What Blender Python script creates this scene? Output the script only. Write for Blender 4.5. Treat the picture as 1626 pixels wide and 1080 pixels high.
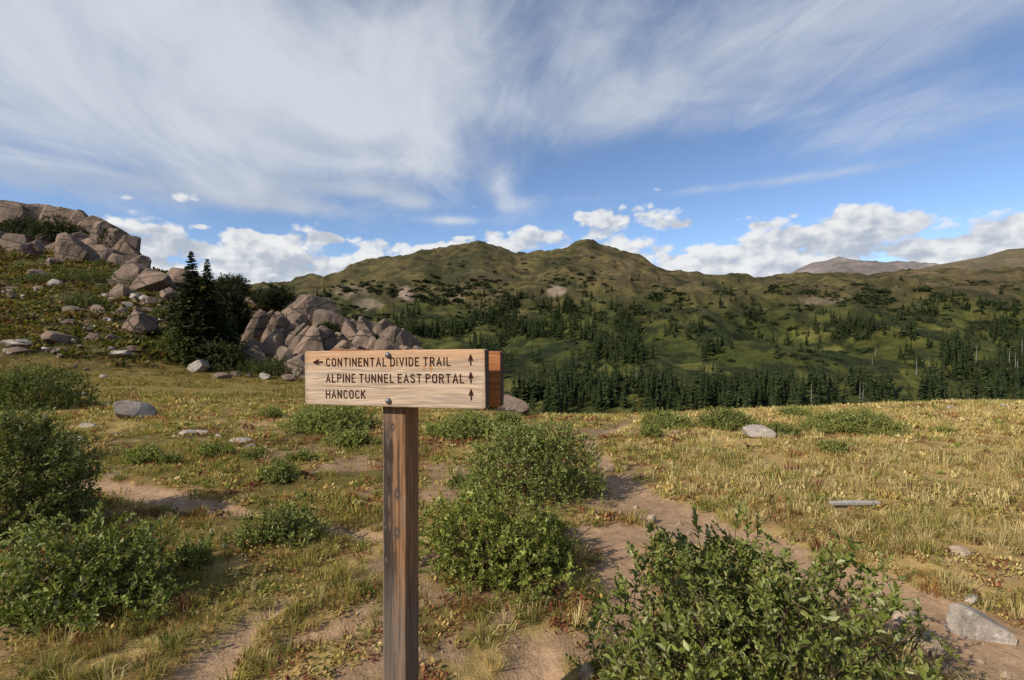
import bpy, math, random
import numpy as np
from mathutils import Matrix, Vector, Euler

# ------------------------------------------------------------------ scene, camera, world, sun
for o in list(bpy.data.objects):
    bpy.data.objects.remove(o)
scene = bpy.context.scene
C = scene.collection
EYE, FPX, CX, CY = 1.6, 813.0, 813.0, 540.0

cam = bpy.data.cameras.new('camera')
cam.sensor_width = 36.0
cam.lens = 36.0 * FPX / 1626.0
cam.clip_start = 0.05
cam.clip_end = 20000
camo = bpy.data.objects.new('camera', cam)
camo.location = (0, 0, EYE)
camo.rotation_euler = (math.radians(90), 0, 0)
C.objects.link(camo)
scene.camera = camo
scene.render.resolution_x, scene.render.resolution_y = 1024, 680
scene.view_settings.view_transform = 'Standard'
scene.view_settings.look = 'None'
scene.view_settings.gamma = 1.0
scene.view_settings.use_curve_mapping = False
scene.view_settings.exposure = 0.12
scene.cycles.max_bounces = 5
scene.cycles.diffuse_bounces = 2
scene.cycles.glossy_bounces = 2
scene.cycles.transmission_bounces = 3
scene.cycles.caustics_reflective = False
scene.cycles.caustics_refractive = False

SUN_EL = math.radians(33)
SUN_LEFT = math.radians(54)          # from straight behind the camera towards the left
sdir = Vector((-math.sin(SUN_LEFT) * math.cos(SUN_EL), -math.cos(SUN_LEFT) * math.cos(SUN_EL), math.sin(SUN_EL)))
sun = bpy.data.lights.new('sun', 'SUN')
sun.energy = 5.0
sun.angle = math.radians(0.5)
sun.color = (1.0, 0.90, 0.76)
suno = bpy.data.objects.new('sun', sun)
suno.rotation_euler = sdir.to_track_quat('Z', 'Y').to_euler()
suno.location = (-30, -30, 40)
C.objects.link(suno)


class Graph:
    """small expression helper for node trees"""
    def __init__(self, nt):
        self.nt = nt
    def node(self, t, **kw):
        n = self.nt.nodes.new(t)
        for k, v in kw.items():
            setattr(n, k, v)
        return n
    def put(self, sock, v):
        if isinstance(v, S):
            self.nt.links.new(v.s, sock)
        elif isinstance(v, bpy.types.NodeSocket):
            self.nt.links.new(v, sock)
        else:
            sock.default_value = v
    def math(self, op, a, b=None, c=None, clamp=False):
        n = self.node('ShaderNodeMath', operation=op, use_clamp=clamp)
        self.put(n.inputs[0], a)
        if b is not None: self.put(n.inputs[1], b)
        if c is not None: self.put(n.inputs[2], c)
        return S(self, n.outputs[0])
    def vec(self, x, y, z=0.0):
        n = self.node('ShaderNodeCombineXYZ')
        for i, v in enumerate((x, y, z)): self.put(n.inputs[i], v)
        return S(self, n.outputs[0])
    def vmath(self, op, a, b=None, out=0):
        n = self.node('ShaderNodeVectorMath', operation=op)
        self.put(n.inputs[0], a)
        if b is not None: self.put(n.inputs[1], b)
        return S(self, n.outputs[out])
    def noise(self, v, scale, detail=4, rough=0.5, dist=0.0, lac=2.0, dim='3D'):
        n = self.node('ShaderNodeTexNoise', noise_dimensions=dim)
        if v is not None: self.put(n.inputs['Vector'], v)
        n.inputs['Scale'].default_value = scale
        n.inputs['Detail'].default_value = detail
        n.inputs['Roughness'].default_value = rough
        n.inputs['Distortion'].default_value = dist
        n.inputs['Lacunarity'].default_value = lac
        return S(self, n.outputs['Fac'])
    def sstep(self, v, a, b, lo=0.0, hi=1.0):
        n = self.node('ShaderNodeMapRange', interpolation_type='SMOOTHSTEP')
        for i, q in enumerate((v, a, b, lo, hi)): self.put(n.inputs[i], q)
        return S(self, n.outputs[0])
    def lin(self, v, a, b, lo=0.0, hi=1.0):
        n = self.node('ShaderNodeMapRange')
        for i, q in enumerate((v, a, b, lo, hi)): self.put(n.inputs[i], q)
        return S(self, n.outputs[0])
    def mix(self, f, a, b, blend='MIX'):
        n = self.node('ShaderNodeMix', data_type='RGBA', blend_type=blend)
        self.put(n.inputs[0], f)
        for i, q in ((6, a), (7, b)):
            self.put(n.inputs[i], q if not isinstance(q, tuple) or len(q) == 4 else q + (1.0,))
        return S(self, n.outputs[2])


class S:
    def __init__(self, g, s): self.g, self.s = g, s
    def __add__(self, o): return self.g.math('ADD', self, o)
    __radd__ = __add__
    def __sub__(self, o): return self.g.math('SUBTRACT', self, o)
    def __rsub__(self, o): return self.g.math('SUBTRACT', o, self)
    def __mul__(self, o): return self.g.math('MULTIPLY', self, o)
    __rmul__ = __mul__
    def __truediv__(self, o): return self.g.math('DIVIDE', self, o)
    def __rtruediv__(self, o): return self.g.math('DIVIDE', o, self)


def build_world():
    w = bpy.data.worlds.new('World')
    scene.world = w
    w.use_nodes = True
    w.cycles.sampling_method = 'MANUAL'
    w.cycles.sample_map_resolution = 512
    nt = w.node_tree
    nt.nodes.clear()
    g = Graph(nt)
    out = g.node('ShaderNodeOutputWorld')
    bg = g.node('ShaderNodeBackground')
    STR = 0.15
    bg.inputs['Strength'].default_value = STR
    nt.links.new(bg.outputs[0], out.inputs[0])
    sky = g.node('ShaderNodeTexSky', sky_type='NISHITA')
    sky.sun_disc = False
    sky.sun_elevation = SUN_EL
    sky.sun_rotation = math.atan2(sdir.x, sdir.y)
    sky.altitude = 3500
    sky.air_density = 1.0
    sky.dust_density = 0.15
    sky.ozone_density = 2.0
    tc = g.node('ShaderNodeTexCoord')
    sep = g.node('ShaderNodeSeparateXYZ')
    nt.links.new(tc.outputs['Generated'], sep.inputs[0])
    x, y, z = (S(g, sep.outputs[i]) for i in range(3))
    az = g.math('ARCTAN2', x, y)
    el = g.math('ARCSINE', z)
    p = g.vec(az, el)

    def ang(px, py):
        a = math.atan((px - CX) / FPX)
        return a, math.atan((CY - py) / FPX * math.cos(a))

    def blobs(lst, start):
        acc = start
        for (px, py, sx, sy, amp) in lst:
            a, e = ang(px, py)
            ca = math.cos(a)
            sa, se = sx / FPX * ca * ca, sy / FPX * ca * math.cos(e) ** 2
            d = g.vmath('MULTIPLY', g.vmath('SUBTRACT', p, (a, e, 0)), (1 / sa, 1 / se, 0))
            q = g.vmath('DOT_PRODUCT', d, d, out=1)
            acc = acc + g.math('EXPONENT', q * -0.5) * amp
        return acc

    # high veil (cirrus), streaks lie along one compass direction on a flat layer
    k = 1.0 / (g.math('MAXIMUM', z, 0.0) + 0.10)
    cx_, cy_ = x * k, y * k
    a = math.radians(-14)
    u = cx_ * math.cos(a) - cy_ * math.sin(a)
    v = cx_ * math.sin(a) + cy_ * math.cos(a)
    n1 = g.noise(g.vec(u * 1.1 + 3.1, v * 0.80), 1.15, 6, 0.56, 0.6, dim='2D')
    n2 = g.noise(g.vec(u * 0.7 + 7.7, v * 0.55), 1.0, 3, 0.5, 0.3, dim='2D')
    n3 = g.noise(g.vec(u * 3.4 + 1.7, v * 1.5), 1.6, 6, 0.64, 0.7, dim='2D')
    gen = g.sstep(el, 0.12, 0.46, 0.14, 0.51)
    cov = blobs([
        (850, 300, 150, 42, -0.42), (1090, 255, 130, 40, -0.34), (1260, 345, 330, 34, -0.20), (820, 110, 45, 90, -0.16), (1560, 300, 160, 26, -0.18), (560, 372, 300, 20, -0.25), (1330, 150, 380, 140, -0.14), (800, 200, 60, 80, -0.14),
        (120, 150, 420, 170, 0.40), (90, 280, 230, 22, 0.42), (380, 300, 60, 13, 0.62), (450, 326, 80, 10, 0.62), (400, 285, 90, 12, 0.30),
        (590, 300, 60, 10, 0.62), (655, 322, 26, 9, 0.62), (790, 300, 20, 22, 0.66), (815, 326, 20, 10, 0.5), (560, 240, 230, 40, 0.36), (700, 270, 80, 22, 0.3),
        (900, 180, 130, 26, 0.32), (960, 130, 90, 40, 0.2), (560, 90, 200, 80, 0.22), (1350, 60, 420, 80, 0.16),
        (720, 350, 40, 5, 0.62), (1400, 215, 260, 22, 0.18), (1330, 275, 240, 6, 0.25), (1130, 300, 160, 6, 0.25), (1180, 200, 120, 18, 0.2),
    ], gen)
    veil = g.sstep(cov + (n1 - 0.5) * 0.85 + (n2 - 0.5) * 0.45 + (n3 - 0.5) * 0.55, 0.04, 1.12)
    veilc = g.mix(g.sstep(n2 * 0.4 + n1 * 0.6, 0.38, 0.60), (0.42, 0.475, 0.575), (0.625, 0.655, 0.71))
    s10 = g.vmath('MULTIPLY', veilc, (1 / STR,) * 3)
    base = g.mix(veil * 0.92, S(g, sky.outputs[0]), s10)

    # cumulus low over the ridges: rounded puffs on a noise body
    wa = g.noise(g.vec(az * 1.0 + 5.0, el * 1.4), 22.0, 3, 0.55, dim='2D') - 0.5
    wb = g.noise(g.vec(az * 1.0 + 9.0, el * 1.4 + 4.0), 22.0, 3, 0.55, dim='2D') - 0.5
    def cn(dx, dy):
        ux, uy = az + dx, (el + dy) * 1.5
        f = g.noise(g.vec(ux, uy * 1.1), 8.0, 6, 0.56, dim='2D') - 0.5
        acc = f * 1.3
        for sc, am, wr in ((13.0, 0.55, 0.035), (31.0, 0.34, 0.03), (70.0, 0.17, 0.02)):
            vo = g.node('ShaderNodeTexVoronoi', feature='F1', voronoi_dimensions='2D')
            g.put(vo.inputs['Vector'], g.vec(ux + wa * wr, uy + wb * wr))
            vo.inputs['Scale'].default_value = sc
            dd = S(g, vo.outputs['Distance'])
            acc = acc + (0.32 - dd * dd) * am
        return acc
    c0, c1 = cn(0, 0), cn(-0.010, 0.016)
    band = g.sstep(el, 0.10, 0.168, 0.38, -0.18) - g.sstep(el, 0.16, 0.36, 0.0, 0.55)
    cg = blobs([
        (985, 346, 42, 20, 0.62), (925, 342, 22, 9, 0.35), (900, 378, 50, 14, 0.42), (850, 372, 30, 12, 0.3), (1365, 338, 30, 14, 0.42), (1320, 372, 90, 20, 0.42), (1230, 395, 90, 20, 0.46), (1430, 352, 40, 10, 0.36),
        (1605, 352, 46, 18, 0.60), (1500, 394, 110, 13, 0.46), (1590, 385, 60, 10, 0.3), (1130, 352, 50, 6, 0.55), (285, 314, 30, 8, 0.24), (1000, 395, 60, 14, 0.3), (1090, 410, 60, 16, 0.3),
        (380, 374, 24, 9, 0.58), (435, 378, 22, 5, 0.5), (525, 378, 22, 6, 0.66), (258, 367, 22, 5, 0.62), (322, 360, 12, 4, 0.6), (300, 390, 40, 8, 0.4), (400, 412, 130, 17, 0.46), (210, 390, 22, 10, 0.4), (150, 362, 30, 6, 0.45), (205, 315, 16, 3, 0.25),
        (690, 392, 130, 10, 0.46), (770, 370, 18, 5, 0.45), (735, 378, 12, 4, 0.4), (1050, 300, 16, 5, 0.40), (1205, 358, 14, 4, 0.6), (1265, 340, 12, 4, 0.4),
        (30, 148, 30, 9, 0.68), (230, 162, 30, 10, 0.56), (150, 265, 45, 5, 0.52), (510, 252, 40, 8, 0.52), (800, 243, 26, 7, 0.4),
    ], band)
    dens = cg + c0 * 1.0
    calpha = g.sstep(dens, 0.08, 0.34)
    lit = g.sstep((c0 - c1) * 1.0 - (dens - 0.3) * 0.25 + 0.05, -0.34, 0.30)
    high = g.sstep(el, 0.26, 0.34)
    cc = g.mix(lit, (0.42, 0.465, 0.54), (0.79, 0.795, 0.80))
    cc = g.mix(high * 0.85, cc, (0.50, 0.55, 0.62))
    cc = g.vmath('MULTIPLY', cc, (1 / STR,) * 3)
    col = g.mix(calpha * g.sstep(el, 0.26, 0.36, 0.97, 0.5), base, cc)
    nt.links.new(col.s, bg.inputs['Color'])


build_world()

# ------------------------------------------------------------------ numpy noise
def _h(ix, iy, iz, seed):
    n = (ix.astype(np.int64) * 374761393 + iy.astype(np.int64) * 668265263 + iz.astype(np.int64) * 2147483647 + seed * 974711) & 0xffffffff
    n = ((n ^ (n >> 13)) * 1274126177) & 0xffffffff
    n = ((n ^ (n >> 16)) * 2246822519) & 0xffffffff
    return ((n ^ (n >> 15)) & 0xffffff) / float(0xffffff)

def vnoise(p, seed=0):
    p = np.asarray(p, float)
    i = np.floor(p).astype(np.int64)
    f = p - i
    f = f * f * f * (f * (f * 6 - 15) + 10)
    r = 0
    for dx in (0, 1):
        wx = f[..., 0] if dx else 1 - f[..., 0]
        for dy in (0, 1):
            wy = f[..., 1] if dy else 1 - f[..., 1]
            for dz in (0, 1):
                wz = f[..., 2] if dz else 1 - f[..., 2]
                r = r + wx * wy * wz * _h(i[..., 0] + dx, i[..., 1] + dy, i[..., 2] + dz, seed)
    return r

def fbm(p, octs=4, seed=0, gain=0.5):
    p = np.asarray(p, float)
    a, s, t = 1.0, 0.0, 0.0
    for k in range(octs):
        s = s + a * vnoise(p * (2.03 ** k) + 17.3 * k, seed + k)
        t += a
        a *= gain
    return s / t

def fbm2(x, y, scale, octs=4, seed=0, gain=0.5):
    return fbm(np.stack([np.asarray(x) / scale, np.asarray(y) / scale, np.full(np.shape(x), 0.5)], -1), octs, seed, gain)

def sm(v, a, b):
    t = np.clip((np.asarray(v, float) - a) / (b - a), 0, 1)
    return t * t * (3 - 2 * t)

# ------------------------------------------------------------------ mesh helpers
def mesh_arrays(name, verts, tris=None, quads=None, smooth=False, col=None, mats=()):
    me = bpy.data.meshes.new(name)
    verts = np.asarray(verts, np.float32)
    nt_ = 0 if tris is None else len(tris)
    nq = 0 if quads is None else len(quads)
    loops = []
    if nt_: loops.append(np.asarray(tris, np.int32).ravel())
    if nq: loops.append(np.asarray(quads, np.int32).ravel())
    loops = np.concatenate(loops)
    starts = np.concatenate([np.arange(nt_) * 3, nt_ * 3 + np.arange(nq) * 4]).astype(np.int32)
    me.vertices.add(len(verts))
    me.vertices.foreach_set('co', verts.ravel())
    me.loops.add(len(loops))
    me.loops.foreach_set('vertex_index', loops)
    me.polygons.add(nt_ + nq)
    me.polygons.foreach_set('loop_start', starts)
    me.polygons.foreach_set('use_smooth', np.full(nt_ + nq, smooth))
    me.update(calc_edges=True)
    if col is not None:
        at = me.attributes.new('tint', 'FLOAT_COLOR', 'POINT')
        c4 = np.ones((len(verts), 4), np.float32)
        c4[:, :3] = col
        at.data.foreach_set('color', c4.ravel())
    for m in mats: me.materials.append(m)
    return me

def link(name, me, parent=None, loc=None):
    o = bpy.data.objects.new(name, me)
    C.objects.link(o)
    if parent is not None: o.parent = parent
    if loc is not None: o.location = loc
    return o

def tag(o, label=None, cat=None, group=None, kind=None):
    if label: o['label'] = label
    if cat: o['category'] = cat
    if group: o['group'] = group
    if kind: o['kind'] = kind
    return o

def empty(name, loc=(0, 0, 0)):
    o = bpy.data.objects.new(name, None)
    o.empty_display_size = 0.1
    o.location = loc
    C.objects.link(o)
    return o

class Geo:
    """collects triangles with a tint per vertex"""
    def __init__(self): self.v, self.t, self.c, self.n = [], [], [], 0
    def add(self, v, t, c=(1, 1, 1)):
        v = np.asarray(v, float).reshape(-1, 3)
        t = np.asarray(t, int).reshape(-1, 3)
        self.v.append(v); self.t.append(t + self.n)
        c = np.asarray(c, float)
        self.c.append(np.broadcast_to(c, v.shape).copy() if c.ndim == 1 else c)
        self.n += len(v)
    def arrays(self):
        return np.concatenate(self.v), np.concatenate(self.t), np.concatenate(self.c)
    def mesh(self, name, mat, smooth=False):
        v, t, c = self.arrays()
        return mesh_arrays(name, v, tris=t, col=c, smooth=smooth, mats=(mat,))

def tube(pts, rad, sides=4):
    pts = np.asarray(pts, float); n = len(pts)
    rad = np.broadcast_to(np.asarray(rad, float), (n,))
    d = np.gradient(pts, axis=0)
    d /= np.linalg.norm(d, axis=1)[:, None] + 1e-9
    ref = np.where(np.abs(d[:, 2:3]) > 0.9, np.array([[1., 0, 0]]), np.array([[0, 0, 1.]]))
    a = np.cross(d, ref); a /= np.linalg.norm(a, axis=1)[:, None] + 1e-9
    b = np.cross(d, a)
    th = np.arange(sides) * 2 * math.pi / sides
    v = pts[:, None] + rad[:, None, None] * (np.cos(th)[None, :, None] * a[:, None] + np.sin(th)[None, :, None] * b[:, None])
    t = []
    for i in range(n - 1):
        for j in range(sides):
            k = (j + 1) % sides
            p, q, r, s = i * sides + j, i * sides + k, (i + 1) * sides + k, (i + 1) * sides + j
            t += [(p, q, r), (p, r, s)]
    return v.reshape(-1, 3), np.array(t)

def instances(tv, tt, R, T, Sc):
    """copy a template k times: R (k,3,3), T (k,3), Sc (k,) or (k,3)"""
    k = len(T)
    Sc = np.asarray(Sc, float)
    if Sc.ndim == 1: Sc = Sc[:, None].repeat(3, 1)
    v = np.einsum('kij,knj->kni', R, tv[None] * Sc[:, None, :]) + T[:, None]
    t = tt[None] + (np.arange(k) * len(tv))[:, None, None]
    return v.reshape(-1, 3), t.reshape(-1, 3)

def frames(zaxis, spin):
    """rotation matrices whose local z points along zaxis"""
    z = zaxis / (np.linalg.norm(zaxis, axis=1)[:, None] + 1e-9)
    ref = np.where(np.abs(z[:, 2:3]) > 0.95, np.array([[1., 0, 0]]), np.array([[0, 0, 1.]]))
    x = np.cross(ref, z); x /= np.linalg.norm(x, axis=1)[:, None]
    y = np.cross(z, x)
    c, s = np.cos(spin)[:, None], np.sin(spin)[:, None]
    return np.stack([x * c + y * s, -x * s + y * c, z], -1)

# ------------------------------------------------------------------ materials
def new_mat(name):
    m = bpy.data.materials.new(name)
    m.use_nodes = True
    nt = m.node_tree
    nt.nodes.clear()
    g = Graph(nt)
    out = g.node('ShaderNodeOutputMaterial')
    return m, g, out

def principled(g, out, color, rough=0.9, spec=0.2, bump=None, bdist=0.01, bstr=0.6):
    b = g.node('ShaderNodeBsdfPrincipled')
    g.put(b.inputs['Base Color'], color if not isinstance(color, tuple) else color + (1.0,))
    g.put(b.inputs['Roughness'], rough)
    b.inputs['Specular IOR Level'].default_value = spec
    if bump is not None:
        bn = g.node('ShaderNodeBump')
        bn.inputs['Strength'].default_value = bstr
        bn.inputs['Distance'].default_value = bdist
        g.put(bn.inputs['Height'], bump)
        g.nt.links.new(bn.outputs[0], b.inputs['Normal'])
    g.nt.links.new(b.outputs[0], out.inputs[0])
    return b

def attr(g, name='tint'):
    a = g.node('ShaderNodeAttribute', attribute_name=name)
    return S(g, a.outputs['Color'])

def coords(g, which='Object'):
    t = g.node('ShaderNodeTexCoord')
    return S(g, t.outputs[which])

def position(g):
    n = g.node('ShaderNodeNewGeometry')
    return S(g, n.outputs['Position'])

def vary(g, col, amount, n):
    """brightness variation around 1"""
    return g.vmath('MULTIPLY', col, g.lin(n, 0.25, 0.75, 1 - amount, 1 + amount))

def mat_terrain(name, fine, coarse, bumpd, amt=0.35):
    m, g, out = new_mat(name)
    P = position(g)
    c = attr(g)
    n1 = g.noise(P, fine, 6, 0.65)
    n2 = g.noise(P, coarse, 4, 0.55)
    c = vary(g, c, amt, n1)
    c = vary(g, c, amt * 0.5, n2)
    n3 = g.noise(P, fine * 7.0, 3, 0.6)
    c = vary(g, c, amt * 0.6, n3)
    principled(g, out, c, 0.95, 0.1, n1 + n3 * 0.35, bumpd, 0.8)
    return m

def mat_leaf(name, transl=0.25, rough=0.5, spec=0.16, objvar=0.18):
    m, g, out = new_mat(name)
    c = attr(g)
    oi = g.node('ShaderNodeObjectInfo')
    c = g.vmath('MULTIPLY', c, g.lin(S(g, oi.outputs['Random']), 0, 1, 1 - objvar, 1 + objvar))
    b = g.node('ShaderNodeBsdfPrincipled')
    g.put(b.inputs['Base Color'], c)
    b.inputs['Roughness'].default_value = rough
    b.inputs['Specular IOR Level'].default_value = spec
    t = g.node('ShaderNodeBsdfTranslucent')
    g.put(t.inputs['Color'], g.vmath('MULTIPLY', c, (1.15, 1.2, 0.6)))
    mx = g.node('ShaderNodeMixShader')
    mx.inputs[0].default_value = transl
    g.nt.links.new(b.outputs[0], mx.inputs[1])
    g.nt.links.new(t.outputs[0], mx.inputs[2])
    g.nt.links.new(mx.outputs[0], out.inputs[0])
    return m

def mat_rock(name, c1, c2, c3, scale=1.0, joints=True):
    m, g, out = new_mat(name)
    P = position(g)
    n1 = g.noise(P, 0.9 * scale, 7, 0.66)
    n2 = g.noise(P, 14 * scale, 5, 0.7)
    n3 = g.noise(P, 4.0 * scale, 6, 0.68)
    st = g.noise(g.vmath('MULTIPLY', P, (1.0, 1.0, 0.25)), 3.2 * scale, 5, 0.6)
    c = g.mix(g.sstep(n1, 0.38, 0.62), c1, c2)
    c = g.mix(g.sstep(n3, 0.52, 0.68) * 0.8, c, c3)
    c = g.mix(g.sstep(st, 0.56, 0.70) * 0.7, c, tuple(q * 0.42 for q in c2))
    c = g.mix(g.sstep(n1 + (n2 - 0.5) * 0.5, 0.56, 0.66) * 0.35, c, (0.13, 0.125, 0.07))
    c = vary(g, c, 0.4, n2)
    h = n2 * 0.35 + n1 * 0.8 + n3 * 0.5
    if joints:
        mp = g.node('ShaderNodeMapping')
        mp.inputs['Rotation'].default_value = (0.2, 0.62, 0.35)
        mp.inputs['Scale'].default_value = (0.42 * scale, 0.8 * scale, 1.15 * scale)
        g.put(mp.inputs['Vector'], g.vmath('ADD', P, g.vmath('MULTIPLY', g.vec(n3, n1, n2), (0.35 / scale, 0.35 / scale, 0.25 / scale))))
        v = g.node('ShaderNodeTexVoronoi', feature='DISTANCE_TO_EDGE')
        g.put(v.inputs['Vector'], S(g, mp.outputs[0]))
        v.inputs['Scale'].default_value = 0.8
        crack = g.sstep(S(g, v.outputs['Distance']), 0.0, 0.03)
        c = g.mix(crack, (0.07, 0.057, 0.048), c)
        h = h + crack * 0.5
    principled(g, out, c, 0.92, 0.12, h, 0.08 / scale, 1.0)
    return m

M = {}
M['meadow'] = mat_terrain('meadow_soil', 9.0, 1.2, 0.03)
M['hill'] = mat_terrain('hill_turf', 2.6, 0.4, 0.15, 0.45)
M['mountain'] = mat_terrain('mountain_turf', 0.11, 0.02, 3.0, 0.5)
M['peak'] = mat_terrain('bare_peak', 0.02, 0.004, 12.0, 0.3)
M['leaf'] = mat_leaf('willow_leaf')
M['needle'] = mat_leaf('needles', 0.08, 0.6, 0.15)
M['grass'] = mat_leaf('dry_grass', 0.3, 0.7, 0.1)
M['granite'] = mat_rock('granite', (0.225, 0.158, 0.115), (0.145, 0.108, 0.085), (0.275, 0.212, 0.165))
M['pale'] = mat_rock('pale_granite', (0.40, 0.345, 0.29), (0.28, 0.24, 0.20), (0.50, 0.45, 0.40), 3.0, False)
M['tan'] = mat_rock('tan_granite', (0.36, 0.27, 0.19), (0.27, 0.20, 0.14), (0.44, 0.38, 0.31), 5.0, False)

def mat_bark(name, c1, c2):
    m, g, out = new_mat(name)
    P = position(g)
    n = g.noise(g.vmath('MULTIPLY', P, (1, 1, 0.2)), 30, 5, 0.6)
    principled(g, out, g.mix(n, c1, c2), 0.9, 0.15, n, 0.01)
    return m
M['bark'] = mat_bark('bark', (0.035, 0.028, 0.022), (0.12, 0.095, 0.075))
M['twig'] = mat_bark('twig', (0.07, 0.045, 0.03), (0.17, 0.12, 0.085))
M['plank'] = mat_bark('silvered_plank', (0.20, 0.185, 0.17), (0.46, 0.43, 0.40))
M['deadwood'] = mat_bark('dead_wood', (0.13, 0.12, 0.11), (0.26, 0.24, 0.22))

# ------------------------------------------------------------------ terrain height field
def zp(Y, py):
    return EYE + (CY - py) / FPX * Y

def col(px, items):
    """items: (depth Y, picture row) or (Y, None, z)"""
    ph = math.atan((px - CX) / FPX)
    pts = []
    for it in items:
        Y = it[0]
        z = it[2] if len(it) == 3 else zp(Y, it[1])
        pts.append((Y / math.cos(ph), z))
    return ph, pts

Z = None
near = [(0.3, Z, 0.0), (4, Z, 0.0), (9, Z, 0.0)]
def far(crestY, crest, y2=480, Y2=450, y1=540, Y1=325):
    back = zp(crestY, crest)
    return [(170, Z, -30), (200, 656), (255, 592), (Y1, y1), (Y2, y2), (crestY, crest),
            (crestY * 1.25, Z, back - 0.16 * crestY), (crestY * 2.2, Z, back * 0.3), (9000, Z, -60)]
drop = [(75, Z, -12), (120, Z, -24)]
COLS = [
    col(-800, near + [(14, Z, 0.2), (20, Z, 1.0), (30, Z, 3.5), (45, Z, 9), (58, Z, 14), (75, Z, 13), (120, Z, 2), (200, Z, -15), (400, Z, 20), (1000, Z, 90), (2200, Z, 60), (9000, Z, -60)]),
    col(-300, near + [(14, 640), (21, 590), (29, 500), (41, 415), (46, 385), (55, 335), (66, Z, 15), (95, Z, 6), (150, Z, -8), (220, Z, -20), (400, Z, 15), (1000, Z, 90), (2200, Z, 40), (9000, Z, -60)]),
    col(0, near + [(14, 637), (21, 590), (29, 505), (40, 425), (46, 390), (54, 334), (64, Z, 13.5), (95, Z, 2), (140, Z, -12), (220, Z, -20), (420, Z, 10), (1000, Z, 80), (2200, Z, 30), (9000, Z, -60)]),
    col(100, near + [(14, 637), (22, 592), (29, 508), (40, 430), (46, 398), (54, 352), (62, Z, 12), (95, Z, 0), (140, Z, -14), (220, Z, -22), (420, Z, 8), (1000, Z, 75), (2200, Z, 30), (9000, Z, -60)]),
    col(170, near + [(14, 638), (23, 594), (30, 510), (40, 440), (46, 406), (51, 382), (60, Z, 9), (95, Z, -2), (140, Z, -16), (220, Z, -22), (420, Z, 6), (1000, Z, 75), (2200, Z, 30), (9000, Z, -60)]),
    col(220, near + [(14, 638), (24, 597), (31, 512), (39, 446), (46, 418), (54, Z, 7), (95, Z, -4), (140, Z, -18), (220, Z, -23), (420, Z, 5), (1000, Z, 70), (2200, Z, 30), (9000, Z, -60)]),
    col(300, near + [(14, 639), (25, 601), (28, 578), (33, 512), (42, 433), (51, Z, 6), (95, Z, -6), (140, Z, -20), (220, Z, -24), (420, Z, 5), (1000, Z, 75), (2200, Z, 30), (9000, Z, -60)]),
    col(380, near + [(14, 641), (25, 607), (29, 584), (33, 520), (40, 450), (49, Z, 4.5), (95, Z, -9), (140, Z, -22), (220, Z, -25), (420, Z, 20), (900, 462), (1300, Z, 20), (2200, Z, 0), (9000, Z, -60)]),
    col(450, near + [(14, 643), (24, 614), (29, 592), (33, 530), (38, 480), (46, Z, 3), (90, Z, -12), (140, Z, -24), (220, Z, -26), (420, 510), (950, 454), (1300, Z, 20), (2200, Z, 0), (9000, Z, -60)]),
    col(520, near + [(13.5, 646), (23, 622), (28, 598), (32, 540), (36, 504), (44, Z, 1.2), (85, Z, -14)] + [(140, Z, -26)] + far(950, 438, 492)),
    col(600, near + [(13, 650), (22, 632), (27, 606), (31, 552), (35, 523), (42, Z, -0.5), (80, Z, -15), (120, Z, -26)] + far(980, 416, 484)),
    col(662, near + [(13, 653), (22, 640), (27, 618), (31, 572), (34, 548), (40, Z, -2), (75, Z, -16), (120, Z, -26)] + far(980, 403, 480)),
    col(740, near + [(12.5, 656), (16, 655), (24, 653), (40, Z, -6)] + drop + far(1000, 393)),
    col(760, near + [(12.5, 656), (16, 656), (24, 656), (40, Z, -6)] + drop + far(1000, 385)),
    col(810, near + [(12.5, 657), (16, 659), (24, 667), (40, Z, -6.5)] + drop + far(970, 402)),
    col(850, near + [(12.5, 658), (16, 664), (24, 680), (40, Z, -7)] + drop + far(930, 406)),
    col(900, near + [(12.5, 659), (15, 664), (24, 686), (40, Z, -7)] + drop + far(880, 390)),
    col(935, near + [(12.5, 660), (15, 664), (24, 690), (40, Z, -7)] + drop + far(850, 379)),
    col(968, near + [(12.5, 659), (15, 663), (24, 690), (40, Z, -7)] + drop + far(835, 392)),
    col(1000, near + [(12.5, 659), (15, 662), (24, 690), (40, Z, -7)] + drop + far(820, 409)),
    col(1060, near + [(12.5, 658), (15, 660), (24, 690), (40, Z, -7)] + drop + far(800, 429)),
    col(1150, near + [(12.5, 655), (15, 656), (24, 688), (40, Z, -7)] + drop + far(740, 440, 482, 440)),
    col(1260, near + [(12.5, 650), (15, 650), (24, 684), (40, Z, -7)] + drop + far(720, 440, 484, 440)),
    col(1400, near + [(12.5, 643), (15, 642), (24, 680), (40, Z, -7)] + drop + far(720, 436, 484, 440)),
    col(1500, near + [(12.5, 640), (15, 639), (24, 678), (40, Z, -7)] + drop + far(740, 432, 482, 440)),
    col(1626, near + [(12.5, 640), (15, 638), (24, 676), (40, Z, -7)] + drop + far(760, 425, 480, 440)),
    col(2100, near + [(12.5, 640), (15, 640), (24, 680), (40, Z, -7)] + drop + far(800, 420, 480, 440)),
    (math.radians(75), [(0.3, 0), (14, 0.1), (30, -2), (80, -12), (200, -26), (500, 30), (1000, 120), (2200, 60), (9000, -60)]),
    (math.radians(115), [(0.3, 0), (14, 0.1), (40, 1), (200, 6), (500, 20), (1000, 60), (2200, 60), (9000, -60)]),
    (math.radians(180), [(0.3, 0), (14, 0.1), (40, 1), (200, 5), (500, 20), (1000, 50), (2200, 60), (9000, -60)]),
]
COLS = [(math.radians(-180), COLS[-1][1]), (math.radians(-110), [(0.3, 0), (14, 0.1), (40, 2), (100, 6), (500, 25), (1000, 60), (2200, 60), (9000, -60)])] + COLS
TG = np.linspace(math.log(0.3), math.log(9000), 900)
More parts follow.
